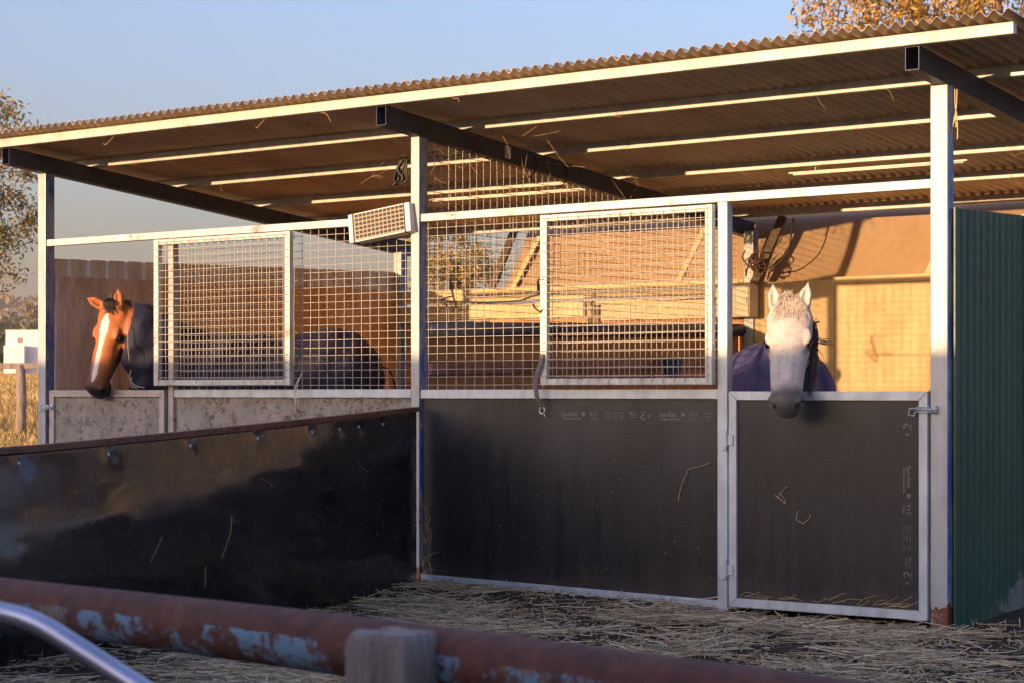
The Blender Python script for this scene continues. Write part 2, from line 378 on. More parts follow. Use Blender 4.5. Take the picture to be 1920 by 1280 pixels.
# wire mesh
def wiremesh(o, U, V, nu, nv, pu=.075, pv=.05, r=.0022, u0=.02, v0=.03, topfn=None):
    """grid of welded wires in the plane o + U*u + V*v (U, V unit vectors; nu, nv lengths)"""
    o = Vector(o); U = Vector(U); V = Vector(V); N = U.cross(V); b = MB(); rnd = random.Random(int(nu*1000))
    u = u0
    while u < nu:
        top = topfn(u) if topfn else nv
        d = N*r*1.6; n = 6
        pts = [o+U*(u+rnd.uniform(-.0015, .0015))+V*(top*k/n)+d+N*rnd.uniform(-.002, .002) for k in range(n+1)]
        b.tube(pts, r, 5, False); u += pu
    v = v0
    while v < nv:
        ue = nu
        if topfn:
            us = [q for q in np.linspace(0, nu, 120) if topfn(q) > v]
            ue = us[-1] if us else 0
        if ue > .05:
            n = 8; sag = rnd.uniform(-.0015, .0015)
            pts = [o+U*(ue*k/n)+V*(v+sag*math.sin(k))-N*r*.3 for k in range(n+1)]
            b.tube(pts, r, 5, False)
        v += pv
    return b
wiremesh((.035, .062, 1.275), (1,0,0), (0,0,1), 2.19, 1.07).obj('wire_mesh', M['wire'], ST, True)
wiremesh((-2.21, .062, 1.275), (1,0,0), (0,0,1), 2.16, 1.07, u0=.05).obj('wire_mesh', M['wire'], ST, True)
# stall divider (plane x = 0, from the middle post to the back), rails rise 10 cm to the back
dt = lambda u: rz(u+.09)-.13-1.66
DV = Vector((0, 1, .0))
wiremesh((.0, .09, 1.66), (0,1,0), (0,0,1), 4.0, 1.30, topfn=dt, v0=.04).obj('wire_mesh', M['wire'], ST, True)
b = MB()
for k in range(6):
    ya = .09+k*.668; yb = ya+.662; za, zb = 1.62+.024*ya, 1.62+.024*yb
    b.add([(-.012,ya,.05),(.012,ya,.05),(-.012,yb,.05),(.012,yb,.05),(-.012,ya,za),(.012,ya,za),(-.012,yb,zb),(.012,yb,zb)],
          [(0,2,3,1),(4,5,7,6),(0,1,5,4),(2,6,7,3),(0,4,6,2),(1,3,7,5)])
b.obj('divider_board', M['brown_board'], ST, bevel=.002)
b = MB().tube([(.03,.09,1.657),(.03,4.1,1.755)], .05, 16); b.obj('divider_rail', M['rafter'], ST, True)
b = MB().bar((.03,.09,1.405),(.03,4.1,1.50), .05, .07); b.obj('divider_rail', simple('rusted_beam', (.30,.15,.10), .7, .1, .4, 8), ST, bevel=.004)
# sliding mesh panels
def slide_panel(x0, x1, z0, z1, tilt=0, dirty=False):
    fm = MB(); t = .048; y = -.052; yb = -.012
    fr = MB()
    fr.box(x0, x0+t, y, yb, z0, z1); fr.box(x1-t, x1, y, yb, z0, z1)
    fr.box(x0+t, x1-t, y+.002, yb-.002, z0+.001, z0+t-.008); fr.box(x0+t, x1-t, y+.002, yb-.002, z1-t+.008, z1-.001)
    p = fr.obj('sliding_panel', M['galv_rail'], ST, bevel=.004)
    wiremesh((x0+.012, y-.006, z0+.012), (1,0,0), (0,0,1), x1-x0-.024, z1-z0-.024, u0=.045, v0=.045).obj('wire_mesh', M['wire'], p, True)
slide_panel(-2.355, -1.05, 1.305, 2.335)
slide_panel(1.012, 2.222, 1.30, 2.33)
# doors
def door(x0, x1, z0, z1, m, y0=-.018, y1=.028, fm='galv', loc=None):
    t = .05
    b = MB()
    def mit(a, c, d, e): # mitred quad prism from 4 xz corners
        v = [(p[0], y0, p[1]) for p in (a, c, d, e)]+[(p[0], y1, p[1]) for p in (a, c, d, e)]
        b.add(v, [(0,1,2,3),(7,6,5,4),(0,4,5,1),(1,5,6,2),(2,6,7,3),(3,7,4,0)])
    g_ = .0012
    mit((x0, z0), (x0+t, z0+t+g_), (x0+t, z1-t-g_), (x0, z1)); mit((x1, z1), (x1-t, z1-t-g_), (x1-t, z0+t+g_), (x1, z0))
    mit((x0+g_, z0), (x1-g_, z0), (x1-t-g_, z0+t), (x0+t+g_, z0+t)); mit((x0+t+g_, z1-t), (x1-t-g_, z1-t), (x1-g_, z1), (x0+g_, z1))
    d = MB().box(x0+t+.001, x1-t-.001, y0+.018, y0+.034, z0+t+.001, z1-t-.001).obj('door', m, ST)
    fr = b.obj('door_frame', M[fm], d, bevel=.003)
    return d
DR = door(2.312, 3.532, .035, 1.262, M['formply'])
DL = door(-3.505, -2.285, .045, 1.275, M['mud'], fm='dirty_galv')
def hinge(x, z, d):
    h = MB().box(x-.046, x-.004, -.026, -.0185, z-.055, z+.055).box(x+.006, x+.04, -.028, -.0205, z-.03, z+.03).tube([(x,-.032,z-.04),(x,-.032,z+.04)], .010, 10)
    h.obj('hinge', M['galv'], d, bevel=.001)
hinge(2.303, .985, DR); hinge(2.303, .245, DR)
def latch(x, z, d, r=1):
    b = MB(); b.tube([(x-.06,-.035,z),(x+.05,-.035,z)], .005, 8); b.tube([(x-.045,-.03,z+.008),(x-.085,-.05,z+.004),(x-.095,-.045,z-.03),(x-.07,-.035,z-.036),(x-.06,-.03,z-.01)], .004, 6)
    b.box(x+.035, x+.055, -.03, .0, z-.02, z+.02); b.tube([(x-.05,-.036,z+.012),(x+.02,-.036,z+.014),(x+.03,-.036,z-.014),(x-.05,-.036,z-.012)], .004, 6)
    b.obj('latch', M['galv'], d, True)
latch(3.53, 1.165, DR); latch(-3.515, 1.15, DL)
# stamp printing on the black plywood
def text_mesh(name, s, size, mat4, parent):
    cu = bpy.data.curves.new(name, 'FONT'); cu.body = s; cu.size = size; cu.extrude = .0002; cu.offset = .0006
    o = bpy.data.objects.new(name, cu); sc.collection.objects.link(o)
    me = bpy.data.meshes.new_from_object(o.evaluated_get(bpy.context.evaluated_depsgraph_get())); bpy.data.objects.remove(o)
    me.transform(mat4); return [tuple(v.co) for v in me.vertices], [tuple(p.vertices) for p in me.polygons]
bpy.context.view_layer.update()
def stamp(parent, M4, parts):
    for kind, x, y, a in parts:
        b = MB()
        if kind == 'T':
            s, size = a; v, f = text_mesh('t', s, size, M4 @ Matrix.Translation((x, y, 0)), parent); b.add(v, f)
        elif kind == 'L':   # small print line
            wd, h = a; v = [M4 @ Vector(q) for q in ((x,y,0),(x+wd,y,0),(x+wd,y+h,0),(x,y+h,0))]; b.add(v, [(0,1,2,3)])
        elif kind == 'A':   # leaf-shaped arrow mark
            r = a; v = [M4 @ Vector(q) for q in ((x,y,0),(x+r*.6,y,0),(x+r*1.3,y+r*.5,0),(x+r*.6,y+r,0),(x,y+r,0),(x+r*.25,y+r*.5,0))]; b.add(v, [(0,1,2,3,4,5)])
        elif kind == 'C':   # open ring mark
            r = a; v = []; f = []
            for i in range(15):
                t = R(60+i*270/14)
                for rr in (r*.58, r): v.append(M4 @ Vector((x+rr*math.cos(t), y+rr*math.sin(t), 0)))
            for i in range(14): f.append((2*i, 2*i+1, 2*i+3, 2*i+2))
            b.add(v, f)
        b.obj('printed_stamp', M['ink'], parent)
def cycle(o):
    K = .8; o = o/K
    P = [('T', o, 0, ('SpecRite', .042)), ('A', o+.185, 0, .030), ('T', o+.26, -.003, ('F17', .046)),
         ('T', o+.01, -.026, ('FORMPLY STRUCTURAL', .0165)), ('T', o+.265, -.028, ('17-10-21', .017))]
    for k, (xx, wd) in enumerate(((.40,.055),(.465,.05),(.53,.04))):
        for q in range(3): P.append(('L', o+xx, .022-q*.022, (wd*(1-.15*q), .004)))
    P += [('L', o+.615, .020, (.03,.010)), ('L', o+.65, .022, (.04,.004)), ('L', o+.62, .006, (.07,.003)), ('L', o+.62, -.010, (.06,.003)),
          ('L', o+.715, .028, (.05,.005)), ('C', o+.735, -.004, .022), ('T', o+.78, -.012, ('P', .036))]
    return [(k, x*K, y*K, (tuple(q*K if not isinstance(q, str) else q for q in a) if isinstance(a, tuple) else a*K)) for k, x, y, a in P]
face = Matrix.Translation((0, .0292, 0)) @ Matrix(((1,0,0,0),(0,0,-1,0),(0,1,0,0),(0,0,0,1)))
lb = [o for o in ST.children if o.name == 'lower_board'][0]
stamp(lb, Matrix.Translation((1.115, 0, 1.115)) @ face, [p for p in cycle(0)+cycle(.70) if p[1] < 1.03])
vert = Matrix.Translation((3.405, -.0008, 1.10)) @ Matrix(((0,1,0,0),(0,0,-1,0),(-1,0,0,0),(0,0,0,1)))
stamp(DR, vert, [p for p in [(k, x-.56, y, a) for k, x, y, a in cycle(0)+cycle(.80)+cycle(1.6)] if -.0 < p[1] < .93])
# back wall: plywood in the right stall, boards in the left stall
b = MB()
for x0, x1, t in ((.145, .855, 2.135), (.860, 2.07, 2.15), (2.075, 3.55, 2.145)):
    MB().box(x0, x1, 4.12, 4.138, .12, t).obj('back_board', M['ply_back'], ST)
MB().box(.86, 3.55, 4.085, 4.115, 2.10, 2.153).obj('top_batten', M['board'], ST, bevel=.004)
MB().box(-3.50, .055, 4.10, 4.135, 2.055, 2.165).obj('back_board', M['board'], ST, bevel=.004)
MB().box(-3.50, -1.38, 4.085, 4.12, 1.90, 2.025).obj('back_board', M['board'], ST, bevel=.004)
b = MB().box(-1.32, .055, 4.09, 4.12, 1.86, 2.01).obj('back_board', M['board'], ST, bevel=.004)
MB().box(-2.62, -2.53, 4.125, 4.17, .1, 2.15).obj('brace', M['brace'], ST, bevel=.004)
MB().bar((-1.42, 4.075, 2.01), (.05, 4.085, 2.055), .02, .04).obj('back_board', M['board'], ST, bevel=.003)
MB().box(-3.50, .055, 4.14, 4.158, .12, 2.03).obj('back_board', M['brown_board'], ST)
# left side wall: plywood and a corrugated strip above
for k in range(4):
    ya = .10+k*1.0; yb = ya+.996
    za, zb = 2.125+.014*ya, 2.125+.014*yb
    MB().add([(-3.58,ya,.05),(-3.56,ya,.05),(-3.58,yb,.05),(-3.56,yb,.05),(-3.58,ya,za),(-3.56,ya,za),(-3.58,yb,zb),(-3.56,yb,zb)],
      [(0,2,3,1),(4,5,7,6),(0,1,5,4),(2,6,7,3),(0,4,6,2),(1,3,7,5)]).obj('side_board', M['ply_left' if k == 0 else 'ply_bounce'], ST)
v = []; f = []; n = 216
for i in range(n+1):
    y = .02+4.12*i/n; t = (y/.19) % 1.0
    px = 0 if t < .3 else (1 if .42 < t < .88 else ((t-.3)/.12 if t <= .42 else 1-(t-.88)/.12))
    for z in (1.95, 2.258+.024*y): v.append((-3.612+.018*px, y, z))
for i in range(n): f.append((2*i, 2*i+2, 2*i+3, 2*i+1))
o = mesh_obj('side_sheet', v, f, simple('grey_green_sheet', (.72,.69,.62), .5, .1, .2, 5), ST)
o.modifiers.new('s', 'SOLIDIFY').thickness = .001
MB().box(-3.555, -3.535, .62, .70, .1, 2.02).obj('batten', M['ply_left'], ST, bevel=.003)
# green side wall on the right (trim deck, narrow ribs)
v = []; f = []; prof = []
y = .06; r_ = 0
while y < 1.03:
    prof += [(y, 0), (y+.008, .012), (y+.012, .012), (y+.016, 0), (y+.045, 0), (y+.048, .002), (y+.053, .002), (y+.056, 0)]; y += .0875
for (y, d) in prof:
    for z in (-.08, 2.235+.030*y): v.append((3.652+d, min(y, 1.032), z))
for i in range(len(prof)-1): f.append((2*i, 2*i+2, 2*i+3, 2*i+1))
o = mesh_obj('side_wall', v, f, M['green'], ST); sd = o.modifiers.new('s', 'SOLIDIFY'); sd.thickness = .001
MB().box(3.655, 3.664, .045, .0575, -.08, 2.24).obj('edge_trim', M['green'], ST)
# ------------------------------------------------------------------ tarpaulin behind
v = []; f = []; nu, nv = 120, 14
for i in range(nu+1):
    for j in range(nv+1):
        u = i/nu; s_ = j/nv; x = -2.45+6.6*u; y = 4.19+.28*s_+.012*math.sin(x*5)*s_+.03*math.sin(math.pi*s_)*math.sin(x*1.7)+noise.noise(Vector((x*1.5, s_*2, 0)))*.02
        v.append((x+.10*s_, y, 2.10+.60*s_))
for i in range(nu):
    for j in range(nv): a = i*(nv+1)+j; f.append((a, a+nv+1, a+nv+2, a+1))
o = mesh_obj('tarpaulin', v, f, M['canvas'], smooth=True); o.modifiers.new('s', 'SOLIDIFY').thickness = .003
tag(o, 'tan canvas sheet stretched behind the stalls under the back of the roof', 'tarpaulin')
MB().bar((-2.62, 4.17, 2.0), (-2.47, 4.42, 2.70), .07, .03, (0,1,0)).obj('brace', M['brace'], ST)
for x, mt in ((-2.33, 'board'), (.82-3.0+1.55, 'board'), (1.60, 'board')):
    MB().bar((x, 4.165, 2.12), (x+.16, 4.43, 2.68), .045, .012, (0,1,0)).obj('brace', M[mt], ST)
MB().bar((.20, 4.02, 2.12), (.36, 4.2, 2.66), .07, .03, (0,1,0)).obj('brace', M['brace'], ST)

# ------------------------------------------------------------------ black rubber gate at the front
GT = empty('paddock_gate', (.03, -.06, 0), 'long gate faced with bulging black rubber sheet, hung on the middle post', 'gate')
ga = Vector((.034, -.052, 0)); gd = Vector((.95, -4.6, 0)); gl = gd.length; gu = gd.normalized(); gn = Vector((-gu.y, gu.x, 0))
if gn.x < 0: gn = -gn
def gtop(u): return 1.150-.155*min(1, u/.86)-.01*math.sin(u*3)
def sheet(u, v_):
    top = gtop(u); bot = .02-.0*u; z = top+(bot-top)*v_
    amp = .025+.13*min(1, max(0, (u-.15)/.6))**1.1
    pk = .30+.16*u
    w_ = math.sin(min(1, v_/pk)*math.pi/2)**1.3 if v_ < pk else math.cos((v_-pk)/(1-pk)*math.pi*.5)**.9
    w_ = min(1, max(0, w_))
    off = amp*w_+.012*math.sin(u*17+v_*2)*v_*(1-v_)*2+noise.noise(Vector((u*5, v_*2.2, 4)))*.032*min(1, v_*4)+noise.noise(Vector((u*22, v_*5, 9)))*.005*min(1, v_*5)+max(0, noise.noise(Vector((u*7+v_*4, v_*4-u*5, 2))))**1.5*.05*min(1, v_*5)
    off += .012*math.exp(-((u-.025)/.018)**2)*(1+.5*math.sin(v_*22))
    # puckers at the fixings
    for q in FX: off -= .012*math.exp(-(((u-q)*gl/.05)**2+((v_-.05)/.05)**2))
    return ga+gd*u+gn*(.010+.02*min(1, u*20)+off*min(1, u*20))+Vector((0, 0, z-.012))
FX = [.10, .165, .215, .285, .41, .55, .70, .845, .97]
nu, nv = 260, 80; v = []; f = []
for i in range(nu+1):
    for j in range(nv+1): v.append(sheet(i/nu*1.12, j/nv))
for i in range(nu):
    for j in range(nv): a = i*(nv+1)+j; f.append((a, a+nv+1, a+nv+2, a+1))
o = mesh_obj('rubber_sheet', v, f, M['rubber'], GT, smooth=True); o.modifiers.new('s', 'SOLIDIFY').thickness = .004
b = MB()
N_ = 14
for i in range(N_):
    u0, u1 = i/N_*1.12, (i+1)/N_*1.12
    b.bar(ga+gd*u0+Vector((0,0,gtop(u0)))+gn*.012, ga+gd*u1+Vector((0,0,gtop(u1)))+gn*.012, .05, .030)
b.obj('top_rail', M['rust_trim'], GT)
for q in FX:
    p = sheet(q, .05)
    MB().tube([p-gn*.004, p+gn*.006], [.012, .008], 10).obj('bolt', M['galv'], GT, True)
MB().bar(ga+gd*1.1+Vector((0,0,.03)), ga+gd*1.1+Vector((0,0,.98)), .05, .05, (1,0,0)).obj('gate_stile', M['rust_trim'], GT)

# ------------------------------------------------------------------ foreground rail, post and tube
RL = empty('rusty_rail_fence', (6.46, -8.08, 0), 'rusty pipe rail with flaking blue paint running across the foreground', 'fence')
pr = [(5.2,-7.92,.945), (5.709,-7.973,.944), (6.463,-8.076,.949), (7.214,-8.18,.944), (7.8,-8.26,.94)]
MB().tube(smooth_pts(pr, 4), .0365, 28).obj('rail', M['rustrail'], RL, True)
# the timber post in front of the rail
def rough_post(cx, cy, hx, hy, z0, z1, ang, n=14):
    v = []; f = []; ca, sa = math.cos(ang), math.sin(ang); rings = []
    zs = list(np.linspace(z0, z1-.03, 12))+[z1-.018, z1-.006, z1]
    shr = [1]*12+[.985, .95, .88]
    for z, s_ in zip(zs, shr):
        ring = []
        for side in range(4):
            for k in range(n):
                t = -1+2*k/n; x, y = [(t, -1), (1, t), (-t, 1), (-1, -t)][side]
                m_ = max(abs(x), abs(y)); rr = (abs(x)**14+abs(y)**14)**(1/14); x, y = x/rr, y/rr
                d = 1+.03*noise.noise(Vector((x*6, y*6, z*2)))
                x *= hx*s_*d; y *= hy*s_*d; ring.append((cx+x*ca-y*sa, cy+x*sa+y*ca, z+.008*noise.noise(Vector((x*30, y*30, 1)))*(z > z1-.03)))
        rings.append(ring); v += ring
    m_ = 4*n
    for i in range(len(zs)-1):
        for k in range(m_): a = i*m_+k; b_ = i*m_+(k+1) % m_; f.append((a, b_, b_+m_, a+m_))
    f.append(tuple((len(zs)-1)*m_+k for k in range(m_)))
    return v, f
v, f = rough_post(6.622, -8.170, .040, .040, -.1, .985, R(8))
mesh_obj('post', v, f, M['grey_wood'], RL, smooth=False, bevel=0)
TB = smooth_pts([(6.2,-8.70,1.055), (6.457,-8.677,1.053), (6.558,-8.664,1.046), (6.602,-8.657,1.038), (6.649,-8.652,1.020), (6.748,-8.640,.977), (6.90,-8.615,.905), (7.05,-8.59,.80), (7.10,-8.58,.60)], 6)
o = MB().tube(TB, .0098, 20).obj('handrail', M['chrome'], None, True, loc=(6.6,-8.65,1.03)); tag(o, 'bent bright steel tube curving down through the lower left foreground', 'handrail')

# ------------------------------------------------------------------ small things
# louvred heater box hung under the left rail by the middle post
HB = empty('vent_box', (-.22, -.06, 2.2), 'white louvred box hanging tilted from the rail left of the middle post', 'vent box')
hx0, hx1, hz0, hz1 = -.235, .235, -.095, .095
bm = MB().box(hx0, hx1, .0, .09, hz0, hz1); bod = bm.obj('housing', M['white'], None, bevel=.006)
gr = MB(); sl_ = MB()
for i in range(12):
    for j in range(6):
        x = hx0+.055+i*.031; z = hz0+.02+j*.028
        sl_.box(x, x+.024, -.003, .002, z, z+.019)
s1 = sl_.obj('louvre', M['slot'], None)
s2, s4 = [MB().box(x, x+.008, -.006, .096, hz0-.004, hz1+.004).obj('strap', M['black'], None) for x in (hx0+.035, hx1-.045)]
bw = MB().box(hx0+.045, hx1-.055, -.0025, .001, hz0+.008, hz1-.008); s3 = bw.obj('grille', simple('grille_tan', (.30,.26,.20), .6, 0, .1), None)
for q in (bod, s1, s2, s3, s4): q.parent = HB
HB.location = (-.235, -.09, 2.345); HB.rotation_euler = (R(-6), R(-8), R(8))

def poly_tube(name, pts, r, m, label=None, cat=None, n=6, group=None, parent=None, sm=6):
    o = MB().tube(smooth_pts(pts, sm), r, n).obj(name, m, parent, True, loc=(pts[0] if parent is None else None))
    if label: tag(o, label, cat, group)
    return o
# rug racks hung on the mesh
RK = empty('rug_rack', (.35, -.03, 1.85), 'black wire rug rack of two joined hooks hanging right of the middle post', 'rack')
for dx, zz in ((0, 0), (.68, -.025)):
    b = MB().tube([(.30+dx,-.03,1.90+zz),(.315+dx,-.045,1.965+zz),(.36+dx,-.05,1.965+zz),(.385+dx,-.03,1.94+zz)], .0055, 6)
    b.tube([(.30+dx,-.03,1.955+zz),(.335+dx,-.04,1.85+zz),(.36+dx,-.045,1.79+zz),(.34+dx,-.06,1.765+zz),(.305+dx,-.065,1.79+zz),(.29+dx,-.065,1.815+zz)], .0065, 6)
    if dx == 0: b.tube([(.335,-.04,1.86),(.27,-.06,1.845),(.255,-.065,1.825),(.34,-.045,1.822)], .005, 6)
    b.obj('hook', M['black'], RK, True)
MB().tube(smooth_pts([(.34,-.045,1.825),(.60,-.045,1.812),(.85,-.045,1.815),(.93,-.045,1.835),(1.0,-.04,1.85)], 5), .0055, 6).obj('bar', M['black'], RK, True)
# lead strap with snap
LS = empty('lead_strap', (1.0, -.06, 1.3), 'short faded webbing strap with metal snap ring hanging over the middle rail', 'strap')
v = []; f = []; SP = smooth_pts([(1.035,-.065,1.49),(1.03,-.075,1.43),(1.0,-.075,1.36),(.992,-.07,1.30),(.995,-.06,1.23),(1.002,-.03,1.175)], 5)
for i, p in enumerate(SP):
    for dx, dy in ((-.016, 0), (.016, 0), (.016, .004), (-.016, .004)): v.append(p+Vector((dx, dy, 0)))
for i in range(len(SP)-1):
    for k in range(4): a = i*4+k; b_ = i*4+(k+1) % 4; f.append((a, b_, b_+4, a+4))
mesh_obj('webbing', v, f, M['strap'], LS)
ring = [(1.002+.020*math.cos(R(t)), -.015, 1.148+.022*math.sin(R(t))) for t in range(-240, 61, 20)]
MB().tube(ring, .0042, 8).tube([(1.016,-.015,1.13),(1.022,-.012,1.108),(1.018,-.01,1.10)], .0035, 8).obj('snap_ring', M['chrome'], LS, True)
# twine
TW = MB()
for pts in ([(3.655,.06,2.87),(3.66,.05,2.80),(3.665,.05,2.755)], [(3.667,.06,2.87),(3.67,.05,2.80),(3.665,.05,2.755)], [(3.665,.05,2.76),(3.66,.05,2.70),(3.668,.05,2.68),(3.662,.05,2.665)], [(3.665,.05,2.75),(3.645,.05,2.66),(3.628,.05,2.58)], [(3.668,.05,2.75),(3.675,.05,2.66),(3.674,.05,2.60)]):
    TW.tube(smooth_pts(pts, 4), .0035, 5)
tag(TW.obj('baling_twine', M['twine'], None, True, loc=(3.66,.05,2.75)), 'knotted pale baling twine dangling from the rafter at the right post', 'twine', None)
TW = MB()
for pts in ([(-.955,-.03,1.385),(-.99,-.06,1.30),(-.985,-.06,1.20),(-1.0,-.05,1.12)], [(-.95,-.03,1.40),(-.97,-.06,1.31),(-.965,-.06,1.22),(-.975,-.05,1.15)], [(-.975,-.06,1.31),(-1.0,-.065,1.25),(-.99,-.06,1.18)]):
    TW.tube(smooth_pts(pts, 4), .003, 5)
tag(TW.obj('baling_twine', simple('white_twine', (.6,.56,.5), .8, 0, .1, 20, 0), None, True, loc=(-.97,-.05,1.3)), 'white twine tied over the rail beside the left mesh panel', 'twine')
# junction light on the middle rafter with cable
LF = empty('bulkhead_light', (.06, 1.0, 2.80), 'small white bulkhead light fixed under the middle rafter', 'light fitting')
b = MB().tube([(-.05,.93,2.868),(-.085,.93,2.868)], [.05,.042], 20); b.tube([(-.0855,.93,2.868),(-.10,.93,2.868)],[.03,.024],16)
b = MB(); 
for k in range(2): pass
b.box(-.005, .035, .90, .985, 2.83, 2.93); b.obj('housing', M['white'], LF, bevel=.012)
MB().tube([(.036,.94,2.88),(.05,.94,2.88)], [.03,.018], 16).obj('lens', M['white'], LF, True)
poly_tube('cable', [(-.02,.93,2.90),(-.2,.85,2.87),(-.42,.75,2.90),(-.55,.62,2.84),(-.62,.60,2.76)], .006, M['black'], 'black cable looping from the white light to the left under the roof', 'cable')
b = MB(); rnd = random.Random(5)
for k in range(9):
    a = Vector((-.62+rnd.uniform(-.03,.03), .60, 2.80)); b.tube(smooth_pts([a+Vector((.03,0,.06)), a+Vector((rnd.uniform(-.03,.03),rnd.uniform(-.02,.02),-.02)), a+Vector((rnd.uniform(-.05,.03),rnd.uniform(-.02,.02),-.09)), a+Vector((rnd.uniform(-.07,.0),0,-.13))], 3), .008, 5)
tag(b.obj('cable_bundle', M['black'], None, True, loc=(-.62,.6,2.78)), 'bunched black cable ends hanging just right of the middle post', 'cable bundle')
for k, y in enumerate((1.25, 1.62)):
    poly_tube('cable_loop', [(.036,y,rz(y)-.02),(.05,y+.01,rz(y)-.10),(.04,y-.05,rz(y)-.17),(.02,y-.08,rz(y)-.18)], .005, M['black'], None, None, 5, None, ST)
# strip lights under the fourth purlin
for x0, x1, yy, lab in ((1.40, 2.72, 2.40, 'slim white strip light under the roof in the right stall'), (-1.80, -.28, 2.40, 'slim white strip light under the roof in the left stall')):
    t = empty('strip_light', ((x0+x1)/2, yy, rz(yy)-.03), lab, 'strip light', None)
    MB().box(x0, x1, yy-.03, yy+.01, rz(yy)-.036, rz(yy)-.026).obj('housing', M['white'], t, bevel=.003)
    MB().tube([(x0+.03, yy-.012, rz(yy)-.041), (x1-.03, yy-.012, rz(yy)-.041)], .008, 10).tube([(x0+.2,yy-.01,rz(yy)-.03),(x0+.2,yy-.01,rz(yy)+.01)], .003, 5).tube([(x1-.2,yy-.01,rz(yy)-.03),(x1-.2,yy-.01,rz(yy)+.01)], .003, 5).obj('tube', M['white'], t, True)
# cream cabinet on the back wall
CB = empty('feed_cabinet', (.12, 3.95, 1.85), 'cream metal cabinet on the back wall left of the grey horse', 'cabinet')
MB().box(-.10, .20, 3.94, 4.08, 1.855, 2.125).obj('cabinet_body', M['cream'], CB, bevel=.004)
MB().box(-.092, .192, 3.932, 3.939, 1.863, 2.10).obj('cabinet_door', M['cream'], CB, bevel=.002)
MB().box(.168, .180, 3.920, 3.931, 1.96, 2.01).obj('catch', M['galv'], CB)
# tangled ropes hung on the back post
b = MB(); rnd = random.Random(3)
for k in range(14):
    c_ = Vector((.22+rnd.uniform(-.05,.06), 3.98, 2.34+rnd.uniform(-.05,.05))); a0 = rnd.uniform(0, 6); rr = rnd.uniform(.03, .09)
    pts = [c_+Vector((math.cos(a0+t)*rr, rnd.uniform(-.03,.02), math.sin(a0+t)*rr*.8-.02*t)) for t in np.linspace(0, rnd.uniform(2.5, 5.5), 6)]
    b.tube(smooth_pts(pts, 3), rnd.uniform(.004,.008), 5)
tag(b.obj('rope_tangle', simple('dark_rope', (.10,.05,.035), .8, 0, .5, 30, 0), None, True, loc=(.2,3.98,2.3)), 'tangle of dark ropes and straps hung at the top of the back post', 'ropes')
poly_tube('cable', [(.56,4.0,2.62),(.55,3.98,2.48),(.52,3.98,2.36),(.42,3.98,2.26),(.30,3.98,2.235),(.2,3.98,2.24)], .007, M['black'], 'black cable curving down from the back beam to the rope tangle', 'cable')
# navy bucket in front of divider
BK = empty('bucket', (.16, 2.83, 1.37), 'dark blue bucket hooked on the rusty divider rail', 'bucket')
b = MB(); segs = [(.055,1.375),(.078,1.50),(.083,1.505),(.083,1.515),(.074,1.515),(.052,1.385)]
v = []; f = []; n = 20
for (r_, z) in segs:
    for k in range(n): t = 2*math.pi*k/n; v.append((.17+r_*math.cos(t), 2.83+r_*math.sin(t), z))
for i in range(len(segs)-1):
    for k in range(n): a = i*n+k; b_ = i*n+(k+1) % n; f.append((a, b_, b_+n, a+n))
f.append(tuple(range(n))[::-1]); f.append(tuple(5*n+k for k in range(n)))
mesh_obj('tub', v, f, M['bluebucket'], BK, smooth=False)
MB().tube([(.17,2.83+.082*math.cos(t),1.505+.09*math.sin(t)) for t in np.linspace(0, math.pi, 12)], .003, 6).obj('handle', M['galv'], BK, True)

